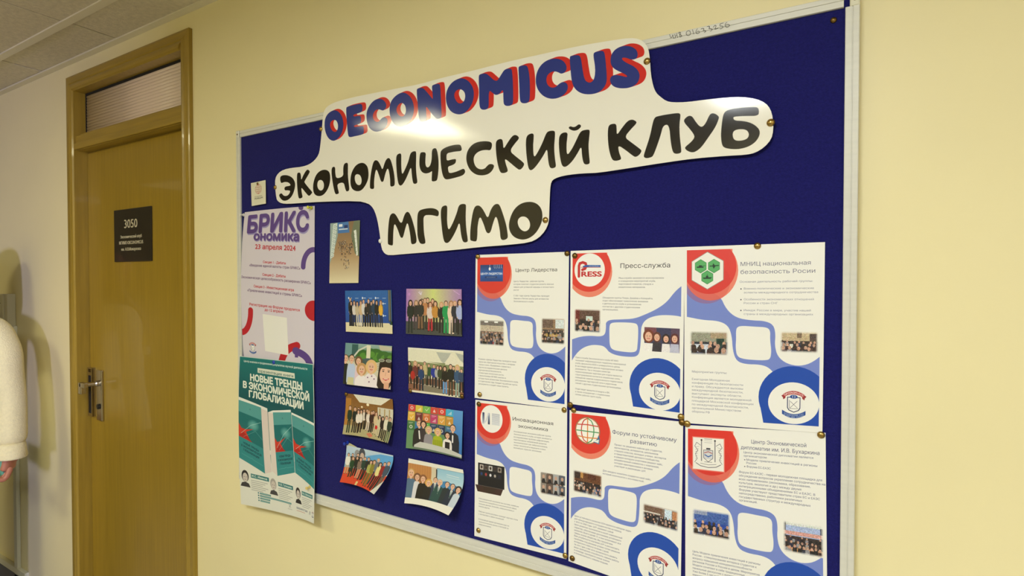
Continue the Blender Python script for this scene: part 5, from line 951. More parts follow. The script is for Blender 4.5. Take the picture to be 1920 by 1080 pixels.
c.text('ПРИОРИТЕТ2030', .66, 1.335, .017, width=.19, color=(90, 100, 120), bold=.02); c.line([(.66, 1.35), (.80, 1.35)], .004, (190, 120, 110))
c.line([(.885, 1.345), (.90, 1.315), (.912, 1.325), (.905, 1.345)], .006, (110, 116, 120)); crest(c, .965, 1.335, .024, True)
c.line([(0, .002), (1, .002)], .008, (200, 216, 206)); c.line([(.997, 0), (.997, 1.12)], .008, (214, 220, 210))
m = print_mat('teal_poster_print', c.image('teal_poster'), rough=0.38, coat=0.2, coat_rough=0.2, bump=0.25, bscale=14)
tag(sheet('poster', 'P2', m, 16, 24), 'teal poster with three books, its lower edge hanging past the notice board', 'poster')

# --- small card with a globe
c = Canvas(1.0, 1.3, 300, bg=(226, 222, 196))
c.ell(.5, .42, .22, .27, color=(190, 90, 80)); c.ell(.5, .42, .20, .25, color=(226, 222, 196))
for kx in (-.5, 0, .5): c.line([(.5 + kx * .2 * math.sqrt(max(0, 1 - v * v)), .42 + v * .25) for v in np.linspace(-1, 1, 11)], .018, (190, 90, 80))
for yy in (-.4, .05, .5): c.line([(.5 - .2 * math.sqrt(1 - yy * yy), .42 + yy * .25), (.5 + .2 * math.sqrt(1 - yy * yy), .42 + yy * .25)], .018, (170, 100, 80))
c.text('ECONOMIC', .24, .86, .07, width=.52, color=(110, 106, 90)); c.text('FORUM', .24, .97, .08, width=.54, color=(84, 82, 70), bold=.03)
tag(sheet('card', 'CARD', print_mat('card_print', c.image('card'), rough=.3, coat=.4), 6, 6), 'small cream card with a red wire globe near the top left of the notice board', 'card')

# ------------------------------------------------------------------ the pinned photographs
def photo_sheet(key, c, label, nu=14, nv=10):
    m = print_mat('photo_print', c.image('photo_' + key), rough=0.35, coat=0.35, coat_rough=0.2)
    tag(sheet('photograph', key, m, nu, nv), label, 'photograph', 'photographs pinned on the notice board')

BK, NV, GR = (34, 32, 34), (34, 44, 66), (110, 112, 116)
# hall seen from above (upright)
c = Canvas(1.0, 1.9, 300, bg=(150, 118, 84)); c.grad(0, 0, 1, 1.9, (130, 104, 76), (172, 140, 102), (228, 216, 180))
c.poly([(.25, 0), (.62, 0), (.66, .34), (.25, .34)], (70, 120, 180)); c.rect(.30, .06, .42, .14, (230, 236, 240)); c.rect(.48, .10, .6, .2, (20, 50, 110)); c.rect(.30, .2, .6, .24, (200, 216, 228))
c.poly([(0, 0), (.25, 0), (.27, .4), (.12, 1.0), (0, 1.3)], (150, 170, 166)); c.poly([(.80, 0), (1, 0), (1, 1.1), (.86, 1.0), (.72, .45)], (110, 120, 96))
for k in range(9): c.poly([(.02 + .02 * k * .4, 1.12 - .12 * k), (.14 + .012 * k, 1.06 - .12 * k), (.15 + .012 * k, .97 - .12 * k), (.03 + .01 * k, 1.0 - .12 * k)], (214, 224, 216)); c.line([(.05 + .01 * k, 1.06 - .12 * k), (.12 + .01 * k, 1.03 - .12 * k)], .012, (90, 110, 110))
for k in range(6): c.poly([(.80 + .02 * k, .3 + .13 * k), (.88 + .015 * k, .27 + .13 * k), (.9 + .012 * k, .4 + .13 * k), (.83 + .015 * k, .42 + .13 * k)], (226, 230, 220))
rr = random.Random(3)
for k in range(110):
    g = rr.choice([(.44, 0), (.44, 1), (.55, 2), (.62, 3), (.35, 4), (.66, 4)]); y = {0: .7, 1: 1.0, 2: 1.25, 3: .8, 4: .72}[g[1]]
    x = g[0] + rr.uniform(-.06, .12); y = y + rr.uniform(-.12, .2); col = rr.choice([BK, (60, 40, 40), NV, (90, 30, 36), (200, 196, 190)])
    c.ell(x, y, .012, .016, col); c.line([(x, y), (x + .004, y + .035)], .008, BK)
photo_sheet('PH0', c, 'upright photograph of a crowd in a long hall seen from above, topmost on the board', 6, 12)

# blue press wall
c = Canvas(1.5, 1.0, 450); c.grad(0, 0, 1.5, .8, (40, 100, 168), (36, 92, 170), (28, 70, 150)); c.poly([(0, .77), (1.4, .76), (1.5, .84), (1.5, 1), (0, 1)], (226, 214, 176))
c.rect(1.39, 0, 1.48, .72, (60, 62, 56)); c.rect(1.41, 0, 1.425, .7, (150, 150, 140)); c.rect(1.45, 0, 1.46, .7, (130, 130, 110)); c.rect(1.44, .72, 1.5, .8, (24, 60, 40))
for x in (.12, .58, 1.0): c.ell(x, .18, .022, .028, color=(226, 232, 238)); c.line([(x + .04, .18), (x + .10, .18)], .018, (190, 205, 225))
for x in (.34, .78, 1.22): c.line([(x, .185), (x + .1, .185)], .014, (170, 190, 220))
for y in (.31, .59): c.ell(1.23, y, .02, .026, color=(226, 232, 238)); c.line([(1.26, y), (1.31, y)], .018, (190, 205, 225))
for x, t, k, co, le, hr in ((.17, .17, 'm', (40, 40, 42), BK, (90, 66, 46)), (.20, .26, 'f', (22, 22, 26), NV, (30, 24, 22)), (.30, .25, 'f', (216, 208, 200), BK, (80, 56, 40)), (.40, .27, 'f', (196, 180, 150), (206, 196, 172), (60, 44, 34)), (.52, .25, 'f', (208, 178, 136), (220, 214, 204), (120, 84, 56)), (.61, .21, 'm', (214, 210, 206), (30, 34, 44), (80, 60, 44)), (.70, .30, 'f', (34, 34, 38), BK, (40, 30, 26)), (.77, .20, 'm', (48, 44, 44), BK, (70, 52, 40)), (.86, .26, 'f', (30, 44, 60), BK, (60, 46, 36)), (.93, .21, 'm', (36, 62, 88), NV, (60, 44, 34)), (1.03, .24, 'f', (36, 36, 38), BK, (28, 22, 22)), (1.16, .24, 'f', (230, 176, 60), BK, (120, 80, 50))):
    person_in(c, x, t, .86 - t, .12, co, le, hr, kind=k)
c.noise(0, 0, 1.5, 1, .012, .01, 1)
photo_sheet('PH1', c, 'photograph of a group before a blue press wall, left column, first from the top')

# violet and yellow wall, green suit
c = Canvas(1.22, 1.0, 450); c.grad(0, 0, 1.22, .8, (172, 122, 190), (206, 216, 130), (168, 126, 186), horizontal=True); c.rect(0, .72, 1.22, 1, (70, 74, 72))
c.line([(.28, .07), (.34, .13), (.31, .05)], .012, (226, 216, 236)); c.line([(.34, .13), (.36, .06)], .012, (226, 216, 236)); c.line([(1.05, .03), (1.18, .12)], .01, (216, 170, 220)); c.ell(.07, .12, .03, .035, color=(196, 140, 200))
for x, t, h, k, co, le, hr in ((.36, .22, .68, 'm', (40, 36, 38), BK, (30, 24, 22)), (.49, .19, .68, 'm', (32, 36, 40), BK, (50, 36, 28)), (.60, .21, .66, 'm', (110, 76, 44), BK, (60, 44, 30)), (.23, .26, .64, 'f', (44, 42, 46), (70, 60, 66), (150, 120, 90)), (.43, .20, .68, 'm', (190, 130, 84), (54, 52, 44), (110, 78, 54)), (.10, .26, .72, 'f', (28, 40, 40), (28, 40, 42), (40, 26, 28)), (.33, .25, .64, 'f', (44, 46, 48), (130, 98, 72), (70, 44, 34)), (.55, .29, .64, 'f', (216, 200, 192), (176, 40, 56), (130, 70, 50)), (.66, .27, .64, 'f', (196, 138, 62), BK, (90, 56, 40)), (.79, .29, .66, 'f', (34, 34, 36), BK, (200, 156, 110)), (.89, .25, .72, 'm', (24, 150, 84), (30, 156, 88), (80, 56, 40)), (1.0, .26, .72, 'f', (232, 208, 186), (226, 204, 180), (170, 124, 90)), (1.08, .25, .68, 'm', (40, 44, 58), (34, 34, 40), (190, 140, 100)), (1.18, .23, .74, 'f', (166, 178, 220), (30, 32, 36), (70, 40, 34))):
    person_in(c, x, t, h, .135, co, le, hr, kind=k)
c.noise(0, 0, 1.22, 1, .015, .01, 2)
photo_sheet('PH2', c, 'photograph of a group before a violet and yellow wall, one person in a green suit')

# selfie in a park
c = Canvas(1.18, 1.0, 450, bg=(206, 200, 176)); c.grad(0, 0, 1.18, .35, (150, 176, 170), (60, 110, 70)); c.rect(.0, 0, .34, .3, (110, 150, 150)); c.rect(.18, .02, .34, .3, (50, 92, 90))
for x, y, r in ((.8, .25, .2), (1.0, .28, .18), (.45, .25, .15), (.66, .2, .14), (1.12, .25, .12)): c.ell(x, y, r, r * .8, color=(54, 104, 44)); c.ell(x + .03, y + .03, r * .6, r * .5, color=(84, 140, 52))
c.poly([(.86, .0), (1.18, .03), (1.18, .12), (.9, .12)], (190, 184, 160)); c.line([(.22, .34), (.36, .16), (.56, .05)], .04, (206, 206, 190)); c.rect(.56, .02, .66, .36, (222, 216, 190)); c.poly([(.46, .36), (.76, .36), (.8, .55), (.46, .55)], (70, 92, 86)); c.ell(.62, .37, .13, .04, color=(74, 90, 96))
for k in range(5): c.line([(.84, .42 + .04 * k), (1.1, .44 + .04 * k)], .012, (150, 140, 110))
def half(x, y, r, hair, shirt, w, kind='m', face=(228, 184, 154)):
    c.poly([(x - w, 1.05), (x - w, y + r * 2.2), (x - r * .6, y + r * 1.25), (x + r * .6, y + r * 1.25), (x + w, y + r * 2.2), (x + w, 1.05)], shirt, smooth=1)
    c.ell(x, y - r * .08, r * (1.25 if kind == 'f' else .9), r * (1.45 if kind == 'f' else 1.15), color=hair)
    c.rect(x - r * .3, y + r * .6, x + r * .3, y + r * 1.5, face); c.ell(x, y + r * .08, r * .74, r * 1.0, color=face)
    for s in (-1, 1): c.ell(x + s * r * .28, y - r * .02, r * .12, r * .07, color=(60, 44, 40)); c.line([(x + s * r * .42, y - r * .2), (x + s * r * .15, y - r * .22)], r * .06, (90, 60, 46))
    c.line([(x - r * .26, y + r * .48), (x, y + r * .56), (x + r * .26, y + r * .48)], r * .13, (196, 70, 70)); c.line([(x, y), (x + r * .04, y + r * .25)], r * .05, (200, 150, 126))
half(.03, .38, .085, (120, 90, 70), (30, 36, 34), .09); half(.19, .37, .085, (50, 40, 34), (186, 200, 226), .11); half(.37, .42, .08, (110, 80, 56), (226, 200, 206), .08, 'f')
c.poly([(.12, .82), (.27, .82), (.27, 1.02), (.10, 1.02)], (206, 200, 150))
half(.46, .61, .105, (196, 150, 96), (238, 230, 228), .16, 'f'); half(.70, .53, .115, (224, 184, 124), (236, 226, 226), .17, 'f')
for x, y in ((.62, .78), (.72, .74), (.66, .88), (.78, .8)): c.ell(x, y, .016, .018, color=(130, 90, 120))
c.poly([(.84, 1.05), (.88, .6), (.9, .38), (1.02, .29), (1.2, .3), (1.2, 1.05)], (44, 30, 28), smooth=1); c.ell(1.06, .68, .15, .22, color=(234, 186, 156)); c.poly([(.9, .52), (.95, .36), (1.18, .36), (1.2, .52), (1.06, .5)], (38, 28, 26)); c.rect(1.02, .85, 1.14, 1.0, (220, 168, 138))
for s in (-1, 1): c.ell(1.06 + s * .065, .60, .024, .012, color=(40, 30, 30)); c.line([(1.06 + s * .09, .565), (1.06 + s * .04, .56)], .012, (60, 40, 36))
c.line([(1.0, .77), (1.06, .80), (1.13, .76)], .022, (206, 60, 66)); c.line([(1.02, .775), (1.11, .77)], .01, (240, 236, 230)); c.line([(1.06, .62), (1.045, .7)], .01, (200, 144, 120))
for s in (-1, 1): c.ell(1.03 + s * .085, .35, .07, .035, color=(206, 206, 190)); c.ell(1.03 + s * .085, .35, .058, .026, color=(120, 124, 110))
photo_sheet('PH3', c, 'selfie photograph of six people by a park fountain, left column, second from the top')

# white tents
c = Canvas(1.18, 1.0, 450, bg=(226, 222, 196)); c.poly([(.62, .06), (.95, .06), (.78, .30), (.72, .25)], (180, 182, 170)); c.poly([(1.02, .05), (1.18, .08), (1.18, .25), (1.1, .18)], (176, 178, 168))
c.rect(0, .29, 1.18, .6, (130, 140, 96)); c.rect(0, .66, 1.18, 1.0, (140, 96, 74))
c.poly([(0, .28), (.3, .28), (.8, .32), (.93, .06), (1.18, .28), (1.18, .33), (0, .30)], (230, 224, 200)); c.poly([(.35, .78), (.62, .78), (.9, 1), (.25, 1)], (130, 122, 104)); c.line([(0, .78), (1.18, .86)], .016, (206, 190, 166)); c.rect(0, .955, 1.18, 1, (226, 218, 196)); c.rect(0, 0, 1.18, .03, (232, 230, 214))
for x, t, h, k, co, le, hr in ((.03, .32, .5, 'f', (34, 32, 32), BK, (30, 24, 22)), (.24, .34, .46, 'm', (40, 40, 44), BK, (60, 44, 34)), (.46, .33, .48, 'm', (52, 84, 50), (30, 28, 30), (70, 50, 40)), (.37, .29, .52, 'm', (196, 180, 130), (60, 64, 50), (60, 44, 34)), (.57, .34, .5, 'm', (36, 54, 150), (34, 30, 40), (130, 90, 60)), (.65, .36, .46, 'f', (170, 172, 166), (60, 60, 60), (110, 80, 56)), (.71, .36, .5, 'f', (60, 70, 50), (40, 36, 34), (60, 44, 34)), (.98, .34, .5, 'm', (40, 44, 60), BK, (60, 50, 40)), (.16, .30, .62, 'f', (110, 50, 50), (26, 24, 28), (190, 150, 110)), (.29, .38, .56, 'f', (34, 64, 110), (28, 40, 60), (120, 84, 60)), (.80, .36, .6, 'f', (28, 28, 28), (96, 152, 206), (70, 46, 36)), (.92, .30, .68, 'm', (30, 34, 32), (60, 62, 52), (50, 38, 30)), (1.06, .31, .68, 'f', (52, 84, 120), (140, 164, 150), (206, 176, 120)), (1.14, .38, .5, 'm', (50, 70, 100), BK, (60, 46, 40))):
    person_in(c, x, t, h, .115, co, le, hr, kind=k)
c.ell(.10, .62, .05, .1, color=(176, 44, 40)); c.noise(0, 0, 1.18, 1, .015, .01, 3)
photo_sheet('PH4', c, 'photograph of a crowd in coats before white tents, right column, second from the top')

# reception room
c = Canvas(1.2, 1.0, 450, bg=(150, 112, 60)); c.grad(0, 0, 1.2, 1, (128, 84, 40), (150, 110, 60), (190, 176, 130)); c.poly([(.2, 0), (1.15, .0), (.9, .17), (.36, .17)], (226, 220, 200)); c.rect(0, .1, .14, .75, (176, 120, 50)); c.rect(.82, .22, 1.2, .75, (206, 200, 180))
for x in (.86, .98, 1.1): c.rect(x, .24, x + .03, .7, (176, 150, 100))
c.ell(.57, .20, .035, .03, color=(250, 236, 200)); c.ell(.42, .27, .025, .02, color=(250, 236, 200)); c.poly([(0, .76), (1.2, .72), (1.2, 1), (0, 1)], (176, 166, 122)); c.poly([(.6, .9), (.7, .86), (.78, .93), (.7, .99)], (206, 120, 90))
for i, (x, t, h, k, co, le, hr) in enumerate(((.34, .29, .5, 'm', (50, 44, 40), BK, (50, 36, 30)), (.48, .31, .5, 'f', (226, 216, 200), BK, (70, 50, 40)), (.56, .30, .5, 'm', (60, 46, 40), BK, (40, 30, 28)), (.72, .31, .52, 'm', (90, 36, 34), BK, (44, 34, 30)), (.12, .27, .68, 'm', (24, 52, 40), (24, 48, 38), (80, 56, 40)), (.25, .29, .64, 'm', (30, 40, 38), (28, 32, 34), (50, 38, 32)), (.34, .35, .58, 'f', (232, 222, 206), (40, 26, 26), (60, 40, 34)), (.41, .34, .56, 'f', (230, 220, 204), (40, 26, 26), (70, 46, 36)), (.60, .33, .5, 'f', (226, 214, 200), (210, 196, 180), (170, 120, 80)), (.68, .33, .52, 'm', (60, 34, 34), BK, (50, 38, 30)), (.79, .34, .54, 'f', (214, 190, 150), (206, 186, 150), (120, 80, 54)), (.88, .40, .52, 'f', (206, 196, 160), (200, 186, 150), (60, 44, 34)), (.96, .42, .52, 'f', (40, 30, 32), (30, 28, 30), (40, 30, 28)), (1.05, .38, .6, 'm', (220, 214, 190), (40, 36, 36), (44, 34, 30)), (1.14, .40, .6, 'm', (40, 56, 46), (90, 110, 80), (30, 26, 26)))):
    person_in(c, x, t, h, .10, co, le, hr, kind=k)
c.ell(.82, .70, .03, .05, color=(214, 30, 40)); c.noise(0, 0, 1.2, 1, .02, .01, 4)
photo_sheet('PH5', c, 'photograph of a group in a wood-panelled room with chandelier, left column, third from top')

# wall of coloured tiles
c = Canvas(1.2, 1.0, 450, bg=(90, 130, 90)); c.grad(1.0, 0, 1.2, 1, (90, 150, 206), (50, 110, 180)); c.rect(0, .5, 1.0, 1, (100, 140, 96))
cols = [[(206, 60, 60), (214, 190, 70), (120, 180, 80), (206, 70, 60), (214, 60, 56), (70, 170, 206)], [(226, 176, 70), (110, 44, 50), (206, 110, 60), (190, 60, 110), (222, 160, 70), (196, 142, 56)], [(60, 110, 60), (50, 110, 160), (80, 170, 70), (30, 60, 100), (30, 50, 90), (60, 110, 150)]]
for j in range(3):
    for i in range(6):
        x = .005 + i * .168; y = -.05 + j * .215; c.rect(x, y, x + .158, y + .20, cols[j][i]); W_ = (236, 232, 220)
        c.line([(x + .03, y + .03), (x + .12, y + .03)], .012, W_, .7); c.line([(x + .03, y + .055), (x + .09, y + .055)], .010, W_, .5)
        k = (i + j * 2) % 4
        if k == 0: c.ell(x + .08, y + .125, .036, .040, color=W_, alpha=.8); c.ell(x + .08, y + .125, .018, .02, color=cols[j][i])
        elif k == 1: [c.rect(x + .045 + .02 * q, y + .155 - .02 * q, x + .058 + .02 * q, y + .17, W_, .8) for q in range(4)]
        elif k == 2: c.line([(x + .05, y + .12), (x + .08, y + .155), (x + .12, y + .09)], .012, W_, .8)
        else: c.poly([(x + .05, y + .165), (x + .08, y + .09), (x + .115, y + .165)], W_, .8)
half(.27, .42, .07, (170, 130, 84), (34, 32, 36), .13); half(.36, .42, .06, (60, 36, 30), (60, 50, 56), .07, 'f'); half(1.0, .40, .07, (56, 44, 36), (36, 40, 52), .14)
half(.48, .53, .062, (206, 176, 130), (146, 140, 146), .10, 'f'); half(.68, .54, .062, (216, 176, 100), (170, 180, 40), .11, 'f'); half(.89, .58, .058, (44, 34, 32), (232, 226, 220), .10, 'f')
c.line([(.27, .58), (.29, .75)], .03, (232, 230, 226)); c.line([(1.0, .56), (1.0, .7)], .03, (232, 230, 226)); c.rect(.84, .72, .94, .88, (34, 32, 36))
for k in range(10): c.line([(.59 + .02 * k, .72), (.59 + .02 * k, .9)], .007, (110, 120, 30))
c.poly([(.18, .90), (.30, .82), (.9, .86), (1.2, .92), (1.2, 1.0), (.16, 1.0)], (196, 196, 186)); c.poly([(.16, .95), (1.2, .98), (1.2, 1), (.16, 1)], (100, 120, 100))
photo_sheet('PH6', c, 'photograph of six people at a table before a wall of coloured square tiles')

# red carpet
c = Canvas(1.15, 1.0, 450); c.grad(0, 0, 1.15, .6, (200, 214, 224), (120, 176, 214)); c.poly([(.5, .2), (.85, .06), (1.15, .05), (1.15, .5), (.5, .5)], (96, 166, 216)); c.poly([(0, .55), (1.15, .62), (1.15, 1), (0, 1)], (216, 74, 44)); c.ell(.28, .18, .07, .12, color=(150, 150, 150)); c.ell(.40, .14, .075, .15, color=(70, 74, 84)); c.ell(.40, .22, .05, .1, color=(200, 176, 160))
for i, (x, t, h, k, co, le, hr) in enumerate(((.17, .17, .5, 'm', (30, 34, 34), BK, (40, 30, 28)), (.30, .15, .55, 'm', (34, 44, 44), BK, (50, 40, 34)), (.07, .18, .56, 'm', (232, 228, 214), (196, 160, 110), (50, 38, 32)), (.19, .26, .56, 'f', (34, 70, 44), (34, 60, 44), (120, 80, 56)), (.29, .24, .54, 'm', (36, 40, 38), BK, (50, 38, 34)), (.38, .26, .58, 'f', (130, 110, 96), (196, 150, 120), (80, 56, 44)), (.48, .22, .64, 'm', (40, 66, 56), (34, 50, 44), (70, 54, 44)), (.57, .22, .62, 'm', (38, 40, 42), BK, (50, 40, 34)), (.64, .30, .62, 'f', (170, 170, 90), (110, 100, 50), (44, 34, 30)), (.72, .28, .68, 'f', (140, 130, 50), (120, 110, 50), (110, 76, 50)), (.81, .20, .7, 'm', (110, 116, 120), NV, (170, 140, 110)), (.88, .32, .64, 'f', (230, 216, 140), (50, 44, 40), (40, 30, 28)), (.98, .28, .7, 'm', (150, 44, 44), BK, (60, 46, 38)), (1.07, .24, .76, 'm', (70, 84, 100), (80, 100, 84), (110, 80, 60)))):
    person_in(c, x, t, h, .115, co, le, hr, kind=k)
c.poly([(.98, 1), (1.15, .72), (1.15, 1)], (226, 222, 206)); c.rect(.44, .9, .5, 1, (222, 196, 130)); c.noise(0, 0, 1.15, 1, .015, .01, 5)
photo_sheet('PH7', c, 'curled photograph of a group on a red carpet, left column, lowest', 16, 14)

# suits, white border
c = Canvas(1.2, 1.0, 450, bg=(236, 232, 216)); c.rect(0, .09, 1.2, .86, (120, 150, 176)); c.grad(0, .09, .52, .86, (196, 136, 78), (186, 126, 70)); c.rect(.52, .09, .64, .5, (214, 200, 170)); c.rect(.62, .12, .645, .5, (50, 44, 44)); c.grad(.645, .10, 1.2, .6, (150, 196, 216), (196, 216, 222)); c.poly([(.65, .42), (.85, .36), (1.2, .46), (1.2, .6), (.65, .6)], (70, 130, 176))
for k in range(9): c.line([(.05 + .055 * k, .09), (.05 + .055 * k, .5)], .005, (160, 104, 56), .6)
c.line([(.85, .2), (1.1, .22)], .012, (226, 230, 226)); c.line([(.85, .25), (1.12, .27)], .010, (226, 230, 226), .7)
def cropb(): c.rect(0, .86, 1.2, 1.0, (238, 234, 218))
half(.62, .38, .055, (120, 84, 56), (52, 60, 84), .09); half(.08, .30, .085, (200, 160, 90), (84, 112, 138), .13); half(.22, .38, .065, (120, 80, 56), (214, 212, 214), .07, 'f'); half(.35, .40, .068, (140, 92, 60), (34, 32, 32), .11, 'f')
half(.48, .47, .062, (216, 166, 84), (34, 34, 36), .09, 'f'); half(.72, .42, .065, (200, 180, 160), (44, 78, 74), .13); half(.88, .43, .055, (90, 66, 50), (40, 50, 54), .09); half(1.0, .45, .056, (50, 40, 36), (36, 46, 62), .10); half(1.13, .50, .06, (44, 36, 34), (196, 206, 214), .08, 'f')
for x, y in ((.62, .47), (.72, .53), (1.0, .56)): c.poly([(x - .025, y - .02), (x + .025, y - .02), (x, y + .16)], (230, 228, 224)); c.line([(x, y), (x, y + .13)], .012, (60, 110, 96))
cropb(); photo_sheet('PH8', c, 'white-bordered photograph of nine people in suits, lower corner curling, right column', 16, 14)

# ------------------------------------------------------------------ drawing pins
M_WPIN = mat('white_plastic_pin', (232, 230, 220), rough=0.25); M_YPIN = mat('yellow_plastic_pin', (214, 214, 60), rough=0.25)
M_BPIN = mat('blue_plastic_pin', (30, 60, 170), rough=0.25); M_CPIN = mat('cream_plastic_pin', (226, 200, 120), rough=0.3)
def pin(p, lift, m, label, r=0.0055, group='brass drawing pins on the notice board'):
    root = empty('drawing_pin', (p[0], -lift, p[1] + Z0)); tag(root, label, 'drawing pin', group)
    dome('head', m, root, (p[0], -lift, p[1] + Z0), r, r * 0.62)
    obj('spike', lathe(bmesh.new(), [(0.0007, 0.0002), (0.0003, lift + 0.006)], (p[0], -lift, p[1] + Z0), 'y', 6), M_CHROME, root)
def push_pin(p, lift, m, label, tilt=0):
    root = empty('push_pin', (p[0], -lift, p[1] + Z0)); tag(root, label, 'push pin', 'plastic push pins on the notice board')
    o = obj('grip', lathe(bmesh.new(), [(0.0042, 0), (0.0046, -0.0015), (0.0026, -0.003), (0.0024, -0.0085), (0.0040, -0.0105), (0.0040, -0.0125), (0.003, -0.0132)], (p[0], -lift, p[1] + Z0), 'y', 14), m, root, smooth=True)
    obj('spike', lathe(bmesh.new(), [(0.0006, 0.0002), (0.0003, lift + 0.006)], (p[0], -lift, p[1] + Z0), 'y', 6), M_CHROME, root)
bl = ['on the left edge of the first letter of the top banner line', 'at the upper right corner of the banner beside the letter S', 'on the right tip of the banner', 'dark, on the left tip of the banner', 'at the lower right of the banner beside the last round letter']
for p, l in zip(PINS_BAN[:5], bl): pin(p, banner_lift(*p) + 0.0006, M_BRASS, 'brass drawing pin ' + l, 0.0062 if p[0] > 0 else 0.0058)
pin(PINS_BAN[5], banner_lift(*PINS_BAN[5]) + 0.0006, M_WPIN, 'white plastic drawing pin at the lower left bend of the banner', 0.0055, 'plastic drawing pins on the posters')
pin(PINS_BRD[0], 0.0006, M_BROWN, 'tarnished drawing pin alone in the bare top right corner of the felt', 0.0045)
sl = ['top left corner of the leadership centre handbill', 'top right corner of the leadership centre handbill', 'top left corner of the press service handbill', 'top edge of the national security handbill, at its middle', 'bottom left corner of the leadership centre handbill', 'top left corner of the innovation economy handbill',
      'foot of the gap between the leadership and press handbills', 'top right corner of the innovation economy handbill', 'top left corner of the development forum handbill', 'bottom right corner of the press service handbill', 'top right corner of the development forum handbill', 'top left corner of the economic diplomacy handbill', 'top right corner of the economic diplomacy handbill', 'bottom left corner of the innovation economy handbill', 'bottom right corner of the innovation economy handbill', 'bottom left corner of the development forum handbill']
for i, (p, l) in enumerate(zip(PINS_SH, sl)): pin(p, 0.0026, M_BROWN if i in (1, 2, 5, 6, 10, 15) else M_BRASS, ('tarnished' if i in (1, 2, 5, 6, 10, 15) else 'brass') + ' drawing pin at the ' + l, 0.0058 if i in (6, 9, 10, 11) else 0.0055)
pl = ['bottom left corner of the white tents photograph', 'bottom right corner of the white tents photograph', 'top left corner of the reception room photograph']
for p, l in zip(PINS_PH[:3], pl): pin(p, 0.0042, M_BROWN, 'tarnished drawing pin at the ' + l, 0.0052)
push_pin(PINS_PH[3], 0.0035, M_BPIN, 'blue push pin at the top left corner of the red carpet photograph')
push_pin(PINS_PST[0], 0.0035, M_WPIN, 'white push pin at the top left corner of the lilac poster'); push_pin(PINS_PST[1], 0.0035, M_YPIN, 'yellow-green push pin at the top right corner of the lilac poster')
pin(PINS_PST[2], 0.0085, M_BPIN, 'flat blue pin at the top edge of the teal poster', 0.0055, 'plastic drawing pins on the posters'); push_pin(PINS_PST[3], 0.011, M_CPIN, 'cream push pin near the lower right corner of the teal poster')
pin(PINS_PST[4], 0.0035, M_BROWN, 'dark drawing pin at the top of the small cream card', 0.004)
# scraps still held under the blue pin and two staples in the felt
M_SCRAP = mat('torn_paper', (196, 190, 140), rough=0.7)
V = [(-0.379, -0.0028, Z0 - 0.459), (-0.352, -0.0028, Z0 - 0.4655), (-0.350, -0.0028, Z0 - 0.471), (-0.382, -0.0028, Z0 - 0.4665)]
o = obj('paper_scrap', (V + [(v[0], v[1] + .0004, v[2]) for v in V], [], [(0, 3, 2, 1), (4, 5, 6, 7), (0, 1, 5, 4), (1, 2, 6, 5), (2, 3, 7, 6), (3, 0, 4, 7)]), M_SCRAP); tag(o, 'torn yellowish paper scrap behind the top of the red carpet photograph', 'paper scrap')

# ------------------------------------------------------------------ room sign on the door
M_SIGN = mat('dark_bronze_plate', (38, 33, 24), rough=0.3, coat=0.3); M_SIGNT = mat('engraved_pale_lettering', (206, 196, 160), rough=0.5)
SY = LY - 0.006
sx0, sx1, sz0, sz1 = -1.650, -1.392, Z0 + 0.009, Z0 + 0.200
sign = empty('room_sign', ((sx0 + sx1) / 2, LY, sz0)); tag(sign, 'dark brown room number plate 3050 on the wooden door', 'sign')
bx('plate', M_SIGN, sign, sx0, sx1, SY, LY, sz0, sz1, 0.0015)
def engraved(s, cx, z, cap, width, name):
    c = bpy.data.curves.new('t', 'FONT'); c.body = s; c.resolution_u = 3; c.extrude = 0.004
    o = bpy.data.objects.new('t', c); COL.objects.link(o); dg = bpy.context.evaluated_depsgraph_get(); dg.update()
    ev = o.evaluated_get(dg); me = bpy.data.meshes.new_from_object(ev); bpy.data.objects.remove(o); bpy.data.curves.remove(c)
    xs = [v.co.x for v in me.vertices]; w = max(xs) - min(xs); kx = width / w; kz = cap / 0.69; m0 = min(xs)
    for v in me.vertices: x, y, zz = v.co; v.co = (cx - width / 2 + (x - m0) * kx, SY - 0.0004 - zz * .08, z + y * kz)
    me.name = name; me.materials.clear(); me.materials.append(M_SIGNT)
    o = bpy.data.objects.new(name, me); COL.objects.link(o); o.parent = sign; o.matrix_parent_inverse = Matrix.Translation(-sign.location); return o
scx = (sx0 + sx1) / 2 - 0.006
engraved('3050', scx, Z0 + 0.131, 0.030, 0.092, 'room_number')
engraved('Экономический клуб', scx, Z0 + 0.094, 0.0105, 0.150, 'lettering'); engraved('МГИМО OECONOMICUS', scx, Z0 + 0.072, 0.0115, 0.168, 'lettering'); engraved('им. А.В.Макаренко', scx, Z0 + 0.049, 0.0105, 0.138, 'lettering')

# ------------------------------------------------------------------ the person standing at the left edge
def skin_mesh(name, pts, edges, root, m, parent, sub=2, bump=None):
    me = bpy.data.meshes.new(name); me.from_pydata([p[:3] for p in pts], edges, [])
    o = bpy.data.objects.new(name, me); COL.objects.link(o)
    md = o.modifiers.new('skin', 'SKIN'); md.use_smooth_shade = True
    for i, p in enumerate(pts):
        sv = me.skin_vertices[0].data[i]; r = p[3]; sv.radius = r if isinstance(r, tuple) else (r, r); sv.use_root = (i == root)
    s = o.modifiers.new('sub', 'SUBSURF'); s.levels = s.render_levels = sub
    dg = bpy.context.evaluated_depsgraph_get(); dg.update()
    me2 = bpy.data.meshes.new_from_object(o.evaluated_get(dg)); bpy.data.objects.remove(o); bpy.data.meshes.remove(me)
    me2.name = name; me2.materials.clear(); me2.materials.append(m); me2.polygons.foreach_set('use_smooth', [True] * len(me2.polygons))
    o = bpy.data.objects.new(name, me2); COL.objects.link(o)
    if parent: o.parent = parent; o.matrix_parent_inverse = Matrix.Translation(-parent.location)
    return o
